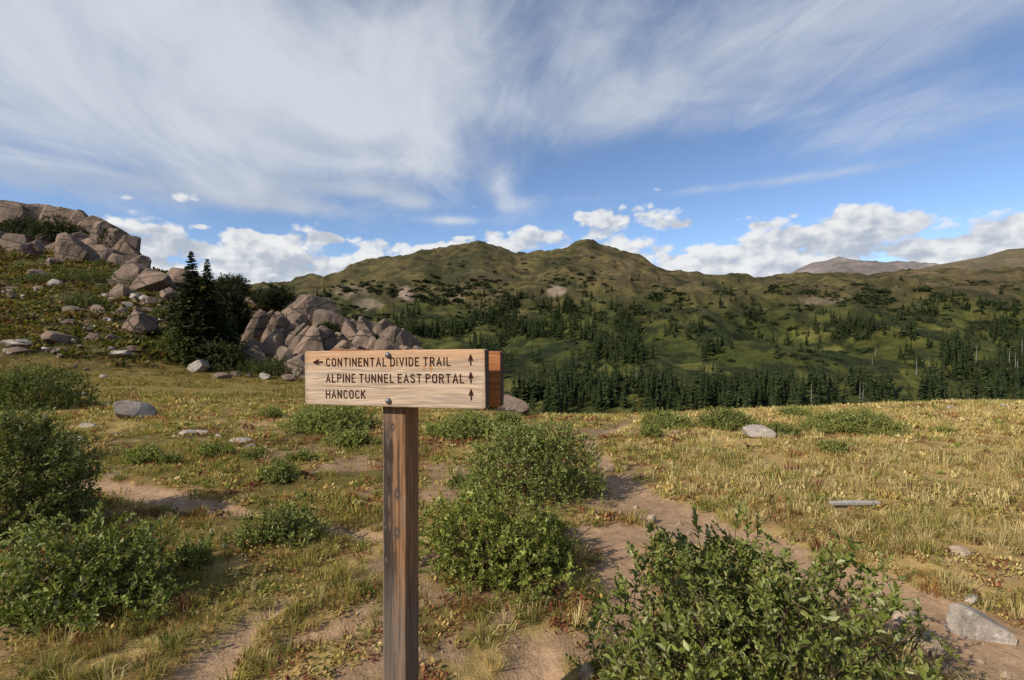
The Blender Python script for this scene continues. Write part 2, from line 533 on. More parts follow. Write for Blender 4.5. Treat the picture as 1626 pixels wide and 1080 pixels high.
PHG = np.radians(np.concatenate([np.arange(-180, -60, 2.0), np.arange(-60, 60, 0.2), np.arange(60, 180.1, 2.0)]))

def build_grid():
    cp = np.array([c[0] for c in COLS])
    cz = []
    ker = np.exp(-0.5 * (np.arange(-9, 10) / 3.0) ** 2); ker /= ker.sum()
    for _, pts in COLS:
        lr = np.log([p[0] for p in pts]); zz = np.array([p[1] for p in pts])
        z = np.interp(TG, lr, zz)
        zpad = np.concatenate([np.full(9, z[0]), z, np.full(9, z[-1])])
        cz.append(np.convolve(zpad, ker, 'valid'))
    cz = np.array(cz)
    out = np.empty((len(PHG), len(TG)))
    for j in range(len(TG)):
        out[:, j] = np.interp(PHG, cp, cz[:, j])
    k2 = np.exp(-0.5 * (np.arange(-6, 7) / 2.0) ** 2); k2 /= k2.sum()
    pad = np.concatenate([out[:1].repeat(6, 0), out, out[-1:].repeat(6, 0)])
    out = sum(k2[i] * pad[i:i + len(out)] for i in range(13))
    return out
GRID = build_grid()

def base_z(x, y):
    x = np.asarray(x, float); y = np.asarray(y, float)
    r = np.maximum(np.hypot(x, y), 0.31)
    ph = np.arctan2(x, y)
    fi = np.interp(ph, PHG, np.arange(len(PHG)))
    fj = (np.log(r) - TG[0]) / (TG[1] - TG[0])
    i = np.clip(fi.astype(int), 0, len(PHG) - 2); j = np.clip(fj.astype(int), 0, len(TG) - 2)
    a, b = fi - i, np.clip(fj - j, 0, 1)
    z = (GRID[i, j] * (1 - a) * (1 - b) + GRID[i + 1, j] * a * (1 - b) + GRID[i, j + 1] * (1 - a) * b + GRID[i + 1, j + 1] * a * b)
    z = z + (fbm2(x, y, 2.2, 3, 5) - 0.5) * 0.10 * sm(r, 1.5, 6) + (fbm2(x, y, 0.45, 3, 9) - 0.5) * 0.05 * sm(r, 1, 3)
    z = z + (fbm2(x, y, 6, 4, 21) - 0.5) * 0.8 * sm(r, 22, 34) * (1 - sm(r, 120, 200))
    fa = sm(r, 190, 420)
    rid = 1 - np.abs(2 * fbm2(x + 40 * fbm2(x, y, 120, 2, 3), y * 0.6, 110, 4, 31) - 1)
    z = z + fa * ((rid - 0.75) * 30 + (fbm2(x, y, 45, 5, 41, 0.6) - 0.5) * 24) * np.where(r > 1500, 1.6, 1.0)
    return z

def raycast(px, py, Y0, Y1, fn, n=260):
    px = np.atleast_1d(np.asarray(px, float)); py = np.atleast_1d(np.asarray(py, float))
    Ys = np.exp(np.linspace(math.log(Y0), math.log(Y1), n))
    X = (px[:, None] - CX) / FPX * Ys
    zr = EYE + (CY - py[:, None]) / FPX * Ys
    zg = fn(X, np.broadcast_to(Ys, X.shape))
    below = zr < zg
    k = np.where(below.any(1), below.argmax(1), -1)
    res = np.full((len(px), 3), np.nan)
    for q in range(len(px)):
        j = k[q]
        if j < 0: continue
        if j == 0: Y = Ys[0]
        else:
            d0, d1 = zr[q, j - 1] - zg[q, j - 1], zr[q, j] - zg[q, j]
            Y = Ys[j - 1] + (Ys[j] - Ys[j - 1]) * d0 / (d0 - d1 + 1e-9)
        res[q] = ((px[q] - CX) / FPX * Y, Y, 0)
    return res

# trails as polylines traced on the ground
def trace(pts):
    a = np.array(pts, float)
    w = raycast(a[:, 0], a[:, 1], 1.0, 24, base_z)
    w[:, 2] = a[:, 2] / FPX * w[:, 1] * 0.5
    return w            # x, y, half width in metres
TRAILS = [
    trace([(1800, 1130, 420), (1600, 1040, 320), (1490, 990, 230), (1380, 935, 170), (1270, 890, 140), (1150, 850, 135), (1060, 815, 130), (1000, 785, 90), (965, 745, 34), (945, 715, 26), (930, 695, 30), (965, 684, 30), (1000, 670, 16), (1010, 662, 12)]),
    trace([(60, 745, 34), (125, 766, 50), (200, 780, 60), (280, 795, 54), (360, 808, 42), (440, 820, 30), (520, 838, 36), (590, 850, 40), (680, 858, 18), (800, 850, 12), (930, 842, 60), (1010, 840, 100)]),
    trace([(930, 838, 60), (985, 875, 80), (1000, 930, 80), (985, 1000, 70)]),
    trace([(260, 1120, 120), (340, 1050, 90), (400, 985, 40), (460, 950, 20)]),
    trace([(470, 1010, 60), (540, 1000, 40), (600, 985, 24)]),
    trace([(840, 1080, 100), (850, 1030, 60)]),
    trace([(880, 930, 20), (920, 915, 30), (960, 910, 40)]),
    trace([(940, 700, 26), (900, 690, 10), (860, 676, 8)]),
]
def trail_mask(x, y):
    x = np.asarray(x, float); y = np.asarray(y, float)
    best = np.full(x.shape, 9.0)
    for w in TRAILS:
        for i in range(len(w) - 1):
            ax, ay, aw = w[i]; bx, by, bw = w[i + 1]
            dx, dy = bx - ax, by - ay
            t = np.clip(((x - ax) * dx + (y - ay) * dy) / (dx * dx + dy * dy + 1e-9), 0, 1)
            d = np.hypot(x - ax - t * dx, y - ay - t * dy) / (aw + t * (bw - aw) + 1e-6)
            best = np.minimum(best, d)
    return best         # 1.0 at the nominal edge

def soil_amount(x, y):
    r = np.hypot(x, y)
    d = trail_mask(x, y)
    wob = (fbm2(x, y, 0.35, 4, 77) - 0.5) * 1.3
    tr = 1 - sm(d + wob, 0.65, 1.25)
    bare = sm(fbm2(x, y, 0.7, 4, 55) + 0.30 * (fbm2(x, y, 0.16, 3, 8) - 0.5), 0.56, 0.66) * (1 - sm(r, 9, 14))
    left = 1 - sm(x / np.maximum(y, 0.5), 0.15, 0.6)
    bare = bare * (0.35 + 0.65 * left)
    return np.clip(np.maximum(tr, bare * 0.9) * (y > 0.2) + (y <= 0.2) * bare * 0.5, 0, 1), np.clip(tr, 0, 1)

def ground_z(x, y):
    x = np.asarray(x, float); y = np.asarray(y, float)
    z = base_z(x, y)
    r = np.hypot(x, y)
    nearm = (r < 26)
    if np.any(nearm):
        t = np.zeros(np.shape(x))
        tm = 1 - sm(trail_mask(x[nearm], y[nearm]), 0.3, 1.7)
        t[nearm] = tm
        z = z - 0.045 * t * (1 - sm(r, 16, 24))
    return z

def gz(x, y): return float(ground_z(np.array([x]), np.array([y]))[0])

def at(px, py, Y0=1.2, Y1=90):
    p = raycast([px], [py], Y0, Y1, base_z)[0]
    if np.isnan(p[0]):
        # the ray passes over the crest: take the ground point it comes closest to
        Yg = np.linspace(24, 58, 120)
        Xg = (px - CX) / FPX * Yg
        gap = (EYE + (CY - py) / FPX * Yg - base_z(Xg, Yg)) / Yg
        Y = float(Yg[gap.argmin()])
        p = np.array([(px - CX) / FPX * Y, Y, 0])
    p[2] = gz(p[0], p[1])
    return p

# ------------------------------------------------------------------ terrain sheets
def mixc(a, b, t):
    return a + (np.asarray(b) - a) * np.clip(t, 0, 1)[..., None]

def build_terrain():
    rr = np.concatenate([np.exp(np.linspace(math.log(0.01), math.log(1.4), 18))[:-1], np.exp(np.linspace(math.log(1.4), math.log(24), 170))[:-1],
                         np.exp(np.linspace(math.log(24), math.log(70), 110))[:-1], np.exp(np.linspace(math.log(70), math.log(180), 26))[:-1],
                         np.exp(np.linspace(math.log(180), math.log(1300), 190))[:-1], np.exp(np.linspace(math.log(1300), math.log(9000), 24))])
    ph = np.radians(np.concatenate([np.arange(-180, -52, 2.5), np.arange(-52, 52, 0.2), np.arange(52, 180.01, 2.5)]))
    nr, npn = len(rr), len(ph)
    PH, RR = np.meshgrid(ph, rr)
    X, Y = RR * np.sin(PH), RR * np.cos(PH)
    Zg = ground_z(X, Y)
    soil, tr = soil_amount(X, Y)
    px = CX + FPX * np.tan(np.clip(PH, -1.2, 1.2))
    # intrinsic colours
    f1, f2, f3 = fbm2(X, Y, 1.6, 4, 101), fbm2(X, Y, 0.5, 4, 102), fbm2(X, Y, 4.5, 3, 103)
    side = sm(X / np.maximum(np.abs(Y), 0.5), -0.15, 0.55)
    g_ = np.zeros(X.shape + (3,)) + np.array((0.20, 0.135, 0.045))
    g_ = mixc(g_, (0.115, 0.095, 0.026), sm(f1, 0.40, 0.62) * (1 - 0.45 * side))
    g_ = mixc(g_, (0.36, 0.25, 0.098), sm(f2 * 0.5 + f3 * 0.5 + 0.14 * side, 0.46, 0.60))
    g_ = mixc(g_, (0.15, 0.055, 0.026), sm(fbm2(X, Y, 1.1, 4, 104), 0.58, 0.68) * 0.75)
    g_ = mixc(g_, (0.28, 0.182, 0.108), soil)
    g_ = mixc(g_, (0.325, 0.212, 0.126), tr)
    # rocky hill: mossy turf, gravel streaks
    h1, h2 = fbm2(X, Y, 3.0, 4, 111), fbm2(X, Y, 0.8, 4, 112)
    hc = np.zeros(X.shape + (3,)) + np.array((0.066, 0.062, 0.016))
    hc = mixc(hc, (0.115, 0.086, 0.030), sm(h1, 0.45, 0.6))
    hc = mixc(hc, (0.145, 0.10, 0.066), sm(h2 + (h1 - 0.5) * 0.6, 0.50, 0.62))
    hc = mixc(hc, (0.045, 0.052, 0.014), sm(fbm2(X, Y, 2.0, 4, 113), 0.54, 0.64))
    # yellow slope below the rocks
    g_ = mixc(g_, (0.185, 0.135, 0.035), sm(RR, 12, 18) * 0.8 * (1 - sm(px, 600, 760)))
    onhill = sm(Zg + (h1 - 0.5) * 1.5, 0.1, 1.1) * sm(RR, 20, 26) * (1 - sm(RR, 110, 150))
    c = mixc(g_, hc, np.maximum(onhill, sm(RR, 45, 60)))
    # mountain: green valley meadow turning olive brown towards the crest
    m1, m2, m3 = fbm2(X, Y, 60, 5, 121), fbm2(X, Y, 16, 4, 122), fbm2(X, Y * 0.6, 130, 3, 123)
    elev = (Zg - EYE) / np.maximum(RR * np.cos(PH), 1) * FPX
    mc = np.zeros(X.shape + (3,)) + np.array((0.045, 0.052, 0.013))
    mc = mixc(mc, (0.076, 0.077, 0.018), sm(m1, 0.44, 0.60))
    mc = mixc(mc, (0.021, 0.028, 0.010), sm(m2 * 0.6 + m1 * 0.4, 0.48, 0.58))
    mc = mixc(mc, (0.115, 0.112, 0.030), sm(fbm2(X, Y, 24, 4, 131), 0.57, 0.66) * 0.8)
    mc = mixc(mc, (0.016, 0.021, 0.008), sm(fbm2(X, Y, 9, 3, 132), 0.58, 0.68) * 0.8)
    up = sm(elev + (m1 - 0.5) * 90, 20, 95)
    uc = np.zeros(X.shape + (3,)) + np.array((0.098, 0.078, 0.032))
    uc = mixc(uc, (0.048, 0.046, 0.018), sm(m2 * 0.5 + m1 * 0.5, 0.46, 0.56))
    uc = mixc(uc, (0.15, 0.108, 0.060), sm(m3 + (m2 - 0.5) * 0.4, 0.55, 0.68) * 0.6)
    uc = mixc(uc, (0.036, 0.037, 0.014), sm(fbm2(X, Y, 13, 4, 133), 0.52, 0.64) * 0.85)
    mc = mixc(mc, uc, up)
    py = CY - elev
    for (qx, qy, sx, sy, a) in [(645, 468, 13, 9, 0.9), (885, 461, 13, 8, 0.95), (585, 482, 22, 8, 0.5), (725, 470, 12, 10, 0.5), (560, 463, 30, 10, 0.35), (1300, 478, 40, 5, 0.35)]:
        d = ((px - qx) / sx) ** 2 + ((py - qy) / sy) ** 2 + (m2 - 0.5) * 2.5
        mc = mixc(mc, (0.27, 0.20, 0.15), (1 - sm(d, 0.5, 1.6)) * a * (RR > 300))
    c = mixc(c, mc, sm(RR, 70, 150))
    V = np.stack([X, Y, Zg], -1)
    def sheet(name, mask, mat, label_cat=None):
        I = np.arange(nr * npn).reshape(nr, npn)
        q = np.stack([I[:-1, :-1], I[:-1, 1:], I[1:, 1:], I[1:, :-1]], -1)[mask]
        q = q[:, ::-1]
        used, inv = np.unique(q, return_inverse=True)
        me = mesh_arrays(name, V.reshape(-1, 3)[used], quads=inv.reshape(-1, 4), smooth=True, col=c.reshape(-1, 3)[used], mats=(mat,))
        return tag(link(name, me), kind='structure')
    rm = 0.5 * (rr[:-1] + rr[1:])[:, None] + np.zeros(npn - 1)[None]
    pm = (px[:-1, :-1] + px[1:, 1:]) * 0.5
    hill = (rm > 25.5) & (rm < 95) & (pm < 705)
    mtn = (rm >= 95)
    g0 = ~(hill | mtn)
    sheet('ground', g0, M['meadow'])
    sheet('rocky_hill', hill, M['hill'])
    sheet('mountain_slope', mtn, M['mountain'])
build_terrain()

# bare grey peaks beyond the saddle
def build_peaks():
    def peak(name, sil, Y, depth, cols):
        pxs = np.arange(sil[0][0], sil[-1][0] + 0.1, 3.0)
        top = np.interp(pxs, [s[0] for s in sil], [s[1] for s in sil])
        rows = np.linspace(-1, 1, 41)
        X, YY, ZZ = [], [], []
        for t in rows:
            yy = Y + t * depth
            x = (pxs - CX) / FPX * Y
            zt = EYE + (CY - top) / FPX * Y
            zb = EYE + (CY - 470) / FPX * Y
            prof = (1 - abs(t)) ** 1.05
            z = zb + (zt - zb) * prof
            n = (fbm2(x, np.full_like(x, yy), 260, 5, 61) - 0.5) * 150 * abs(t) ** 0.6 + (1 - np.abs(2 * fbm2(x + 0.35 * t * depth, np.full_like(x, yy) * 0.35, 170, 3, 62) - 1) - 0.7) * 110 * min(1, abs(t) * 3)
            X.append(x); YY.append(np.full_like(x, yy)); ZZ.append(z + n)
        X, YY, ZZ = map(np.array, (X, YY, ZZ))
        nr, nc = X.shape
        I = np.arange(nr * nc).reshape(nr, nc)
        q = np.stack([I[:-1, :-1], I[:-1, 1:], I[1:, 1:], I[1:, :-1]], -1).reshape(-1, 4)
        n = fbm2(X, YY, 300, 4, 63)
        c = np.zeros(X.shape + (3,)) + np.array(cols[0])
        c = mixc(c, cols[1], sm(n, 0.42, 0.6))
        me = mesh_arrays(name, np.stack([X, YY, ZZ], -1).reshape(-1, 3), quads=q, smooth=True, col=c.reshape(-1, 3), mats=(M['peak'],))
        tag(link(name, me), kind='structure')
    peak('grey_peak', [(1200, 462), (1245, 441), (1265, 428), (1290, 417), (1312, 414), (1332, 407), (1350, 412), (1385, 419), (1405, 417), (1425, 414), (1450, 418), (1480, 421), (1520, 424), (1700, 440)], 3600, 900, ((0.20, 0.175, 0.16), (0.14, 0.122, 0.11)))
    peak('brown_ridge', [(1420, 440), (1470, 424), (1520, 415), (1560, 408), (1600, 396), (1626, 394), (1680, 390), (1800, 400), (2100, 430)], 2400, 600, ((0.135, 0.108, 0.062), (0.10, 0.085, 0.055)))
build_peaks()

# ------------------------------------------------------------------ trail sign
def mat_board(name, base, dark, seed=0.0, marks=False):
    m, g, out = new_mat(name)
    P = coords(g)
    sep = g.node('ShaderNodeSeparateXYZ'); g.put(sep.inputs[0], P)
    x, y, z = (S(g, sep.outputs[i]) for i in range(3))
    warp = g.noise(g.vec(x * 1.2, seed, z * 6.0), 2.0, 3, 0.5) * 0.05
    zz = z + warp
    grain = g.noise(g.vec(x * 1.6 + seed, y * 8.0, zz * 46.0), 3.0, 6, 0.62)
    fine = g.noise(g.vec(x * 6.0, y * 30.0, zz * 260.0), 2.0, 4, 0.6)
    blot = g.noise(g.vec(x * 1.5, seed + 2.0, z * 5.0), 3.0, 4, 0.6)
    c = g.mix(g.sstep(grain, 0.32, 0.68), dark, base)
    c = vary(g, c, 0.22, fine)
    if marks:
        # worn orange band along the top, greyed streaks lower down
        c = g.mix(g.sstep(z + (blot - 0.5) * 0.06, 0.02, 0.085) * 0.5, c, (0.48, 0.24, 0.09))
        c = g.mix(g.sstep(g.noise(g.vec(x * 1.0, 5.0, zz * 22.0), 2.2, 5, 0.65), 0.50, 0.64) * 0.7, c, (0.25, 0.205, 0.165))
        c = g.mix(g.sstep(g.noise(g.vec(x * 1.2, 9.0, zz * 16.0), 3.0, 4, 0.6), 0.60, 0.72) * 0.5, c, (0.66, 0.54, 0.42))
        # long drying cracks
        for (z0, sl, x0, x1, wd) in [(0.004, 0.012, -0.36, 0.37, 0.0011), (-0.033, -0.02, -0.30, 0.10, 0.0009), (-0.012, 0.03, 0.02, 0.36, 0.0008), (-0.058, 0.0, -0.36, -0.1, 0.0008)]:
            line = z - z0 - x * sl + (g.noise(g.vec(x * 9.0, 3.0, z0 * 50), 1.0, 4, 0.6) - 0.5) * 0.016
            f = (1.0 - g.sstep(g.math('ABSOLUTE', line), wd * 0.6, wd * 2.0)) * g.sstep(x, x0, x0 + 0.05) * (1.0 - g.sstep(x, x1 - 0.05, x1))
            c = g.mix(f * 0.75, c, (0.10, 0.07, 0.05))
        # resin drips under the first line of lettering
        drip = g.noise(g.vec(x * 75.0, 1.0, z * 5.0), 1.0, 2, 0.5)
        f = g.sstep(drip, 0.52, 0.60) * g.sstep(x, -0.06, -0.02) * (1.0 - g.sstep(x, 0.17, 0.23)) * (1.0 - g.sstep(z, 0.043, 0.047)) * g.sstep(z + (drip - 0.7) * 0.12, 0.012, 0.03)
        c = g.mix(f * 0.8, c, (0.36, 0.15, 0.03))
        ends = g.sstep(g.math('ABSOLUTE', x) + (blot - 0.5) * 0.05, 0.345, 0.372)
        c = g.mix(ends * 0.5, c, (0.20, 0.15, 0.11))
        low = 1.0 - g.sstep(z + (blot - 0.5) * 0.03, -0.102, -0.085)
        c = g.mix(low * 0.45, c, (0.22, 0.17, 0.13))
    # weathered end grain
    gm = g.node('ShaderNodeNewGeometry')
    sn = g.node('ShaderNodeSeparateXYZ')
    tr = g.node('ShaderNodeVectorTransform', vector_type='NORMAL', convert_from='WORLD', convert_to='OBJECT')
    g.put(tr.inputs[0], S(g, gm.outputs['True Normal'])); g.put(sn.inputs[0], S(g, tr.outputs[0]))
    endf = g.sstep(g.math('ABSOLUTE', S(g, sn.outputs[0])), 0.6, 0.9)
    c = g.mix(endf, c, (0.075, 0.055, 0.042))
    principled(g, out, c, 0.82, 0.2, grain + fine * 0.4, 0.003, 0.7)
    return m

def mat_post():
    m, g, out = new_mat('weathered_post')
    P = coords(g)
    sep = g.node('ShaderNodeSeparateXYZ'); g.put(sep.inputs[0], P)
    x, y, z = (S(g, sep.outputs[i]) for i in range(3))
    warp = g.noise(g.vec(x * 10.0, y * 10.0, z * 1.5), 1.0, 3, 0.5) * 0.02
    grain = g.noise(g.vec((x + warp) * 60.0, (y + warp) * 60.0, z * 1.6), 2.0, 6, 0.62)
    fine = g.noise(g.vec(x * 260.0, y * 260.0, z * 6.0), 1.0, 4, 0.6)
    blot = g.noise(g.vec(x * 9.0, y * 9.0, z * 2.2), 1.6, 5, 0.65)
    c = g.mix(g.sstep(grain, 0.3, 0.7), (0.12, 0.062, 0.030), (0.31, 0.175, 0.092))
    c = vary(g, c, 0.3, fine)
    # grey-black weathering along the left edge, stronger in the middle of the height
    wl = (1.0 - g.sstep(x + (blot - 0.5) * 0.10 + (grain - 0.5) * 0.05, -0.016, 0.010)) * g.sstep(g.math('ABSOLUTE', z - 0.87), 0.62, 0.35)
    c = g.mix(wl * g.sstep(grain, 0.25, 0.5) * 0.95, c, (0.024, 0.021, 0.020))
    grey = g.sstep(blot + (grain - 0.5) * 0.5, 0.52, 0.68)
    c = g.mix(grey * 0.75, c, (0.17, 0.13, 0.098))
    crk = g.noise(g.vec((x + warp) * 95.0, (y + warp) * 95.0, z * 2.6 + 7.0), 1.0, 4, 0.6)
    c = g.mix(g.sstep(crk, 0.60, 0.66) * 0.85, c, (0.03, 0.022, 0.017))
    lowg = 1.0 - g.sstep(z + (blot - 0.5) * 0.5, 0.55, 0.80)
    c = g.mix(lowg * 0.7, c, g.mix(grain, (0.055, 0.045, 0.04), (0.20, 0.165, 0.135)))
    # a thin bleached line down the left
    bl = (1.0 - g.sstep(x + (blot - 0.5) * 0.02, -0.047, -0.040))
    c = g.mix(bl * 0.6, c, (0.30, 0.22, 0.16))
    # knots
    for (kx, kz, kr) in [(-0.006, 1.285, 0.010), (-0.022, 1.15, 0.006), (-0.030, 1.06, 0.006), (0.014, 1.045, 0.014), (-0.036, 0.92, 0.009), (0.012, 0.905, 0.013), (-0.034, 0.80, 0.010)]:
        dx, dz = (x - kx) * (1 / kr), (z - kz) * (0.55 / kr)
        d = g.math('SQRT', dx * dx + dz * dz) + (blot - 0.5) * 0.9
        c = g.mix((1.0 - g.sstep(d, 0.6, 1.25)) * 0.8, c, (0.045, 0.04, 0.038))
        c = g.mix((1.0 - g.sstep(d, 0.1, 0.45)) * 0.6, c, (0.22, 0.16, 0.12))
    principled(g, out, c, 0.85, 0.2, grain + fine * 0.5, 0.004, 0.9)
    return m

def flat_mat(name, colr, rough=0.8, spec=0.2, metal=0.0):
    m, g, out = new_mat(name)
    n = g.noise(coords(g), 120.0, 4, 0.6)
    b = principled(g, out, vary(g, g.mix(0.0, colr, colr), 0.35, n), rough, spec)
    b.inputs['Metallic'].default_value = metal
    return m

import bmesh
def bevel_box(name, sx, sy, sz, bev, mat, segs=2, rough=0.0, cuts=0, corner=None):
    bm = bmesh.new()
    bmesh.ops.create_cube(bm, size=1.0)
    bmesh.ops.scale(bm, vec=(sx, sy, sz), verts=bm.verts)
    if corner:
        es = [e for e in bm.edges if abs(e.verts[0].co.y - e.verts[1].co.y) > sy * 0.9]
        bmesh.ops.bevel(bm, geom=es, offset=corner, segments=4, affect='EDGES', profile=0.5)
    if cuts:
        for ax, L in ((0, sx), (2, sz)):
            n = max(1, int(L / cuts))
            for i in range(1, n):
                co = [0, 0, 0]; no = [0, 0, 0]
                co[ax] = -L / 2 + L * i / n; no[ax] = 1
                bmesh.ops.bisect_plane(bm, geom=bm.verts[:] + bm.edges[:] + bm.faces[:], plane_co=co, plane_no=no)
    es = [e for e in bm.edges if len(e.link_faces) == 2 and e.calc_face_angle(0) > 1.0]
    bmesh.ops.bevel(bm, geom=es, offset=bev, segments=segs, affect='EDGES', profile=0.6)
    if rough:
        for v in bm.verts:
            n = fbm(np.array([[v.co.x * 14, v.co.y * 14, v.co.z * 14]]), 3, 4)[0] - 0.5
            d = Vector((0, 0, 0))
            if abs(v.co.z) > sz * 0.46: d.z = n * rough * (1 if v.co.z > 0 else -1)
            if abs(v.co.x) > sx * 0.46: d.x = n * rough * (1 if v.co.x > 0 else -1)
            v.co += d
    me = bpy.data.meshes.new(name)
    bm.to_mesh(me); bm.free()
    me.materials.append(mat)
    return me

def arcp(cx, cy, rx, ry, a0, a1, n=9):
    return [(cx + rx * math.cos(math.radians(a0 + (a1 - a0) * i / (n - 1))), cy + ry * math.sin(math.radians(a0 + (a1 - a0) * i / (n - 1)))) for i in range(n)]
GLYPH = {
    'C': (0.50, [arcp(0.26, 0.76, 0.24, 0.24, 15, 180, 7) + arcp(0.26, 0.24, 0.24, 0.24, 180, 345, 7)]),
    'O': (0.52, [arcp(0.26, 0.74, 0.25, 0.26, 0, 180, 9) + arcp(0.26, 0.26, 0.25, 0.26, 180, 360, 9) + [(0.51, 0.74)]]),
    'N': (0.52, [[(0.0, 0.0), (0.0, 1.0)], [(0.0, 1.0), (0.5, 0.0)], [(0.5, 0.0), (0.5, 1.0)]]),
    'T': (0.50, [[(0.0, 1.0), (0.5, 1.0)], [(0.25, 1.0), (0.25, 0.0)]]),
    'I': (0.02, [[(0.0, 0.0), (0.0, 1.0)]]),
    'E': (0.42, [[(0.42, 1.0), (0.0, 1.0), (0.0, 0.0), (0.42, 0.0)], [(0.0, 0.52), (0.33, 0.52)]]),
    'A': (0.54, [[(0.0, 0.0), (0.27, 1.0), (0.54, 0.0)], [(0.10, 0.32), (0.44, 0.32)]]),
    'L': (0.40, [[(0.0, 1.0), (0.0, 0.0), (0.40, 0.0)]]),
    'D': (0.48, [[(0.0, 0.0), (0.0, 1.0), (0.2, 1.0)] + arcp(0.20, 0.72, 0.28, 0.28, 75, 0, 5) + arcp(0.20, 0.28, 0.28, 0.28, 0, -75, 5) + [(0.2, 0.0), (0.0, 0.0)]]),
    'V': (0.52, [[(0.0, 1.0), (0.26, 0.0), (0.52, 1.0)]]),
    'R': (0.48, [[(0.0, 0.0), (0.0, 1.0), (0.2, 1.0)] + arcp(0.22, 0.76, 0.25, 0.24, 80, -80, 7) + [(0.0, 0.52)], [(0.24, 0.50), (0.48, 0.0)]]),
    'P': (0.46, [[(0.0, 0.0), (0.0, 1.0), (0.2, 1.0)] + arcp(0.22, 0.74, 0.25, 0.26, 80, -80, 7) + [(0.0, 0.48)]]),
    'U': (0.50, [[(0.0, 1.0)] + arcp(0.25, 0.25, 0.25, 0.25, 180, 360, 9) + [(0.5, 1.0)]]),
    'S': (0.46, [arcp(0.23, 0.76, 0.23, 0.24, 20, 230, 9) + arcp(0.23, 0.25, 0.23, 0.25, 60, -160, 9)]),
    'H': (0.50, [[(0.0, 0.0), (0.0, 1.0)], [(0.5, 0.0), (0.5, 1.0)], [(0.0, 0.52), (0.5, 0.52)]]),
    'K': (0.48, [[(0.0, 0.0), (0.0, 1.0)], [(0.48, 1.0), (0.0, 0.42)], [(0.16, 0.60), (0.48, 0.0)]]),
}
def ribbon(pts, w, yoff):
    """rounded flat stroke in the x-z plane"""
    p = np.array(pts, float); n = len(p)
    d = np.gradient(p, axis=0)
    seg = np.diff(p, axis=0); seg /= np.linalg.norm(seg, axis=1)[:, None] + 1e-12
    t0, t1 = seg[0], seg[-1]
    L, R = [], []
    for i in range(n):
        a = seg[max(i - 1, 0)]; b = seg[min(i, n - 2)]
        m = a + b; m /= np.linalg.norm(m) + 1e-9
        nn = np.array([-m[1], m[0]])
        k = 1 / max(0.45, np.dot(nn, np.array([-a[1], a[0]])))
        L.append(p[i] + nn * w / 2 * k); R.append(p[i] - nn * w / 2 * k)
    def cap(c, t, sgn):
        nn = np.array([-t[1], t[0]])
        return c + nn * w * 0.28 + t * sgn * w * 0.5, c - nn * w * 0.28 + t * sgn * w * 0.5
    a, b = cap(p[0], t0, -1); c, e = cap(p[-1], t1, 1)
    L = [a] + L + [c]; R = [b] + R + [e]
    v, t = [], []
    for i in range(len(L)):
        v += [(L[i][0], yoff, L[i][1]), (R[i][0], yoff, R[i][1])]
    for i in range(len(L) - 1):
        q = 2 * i
        t += [(q, q + 1, q + 3), (q, q + 3, q + 2)]
    return v, t

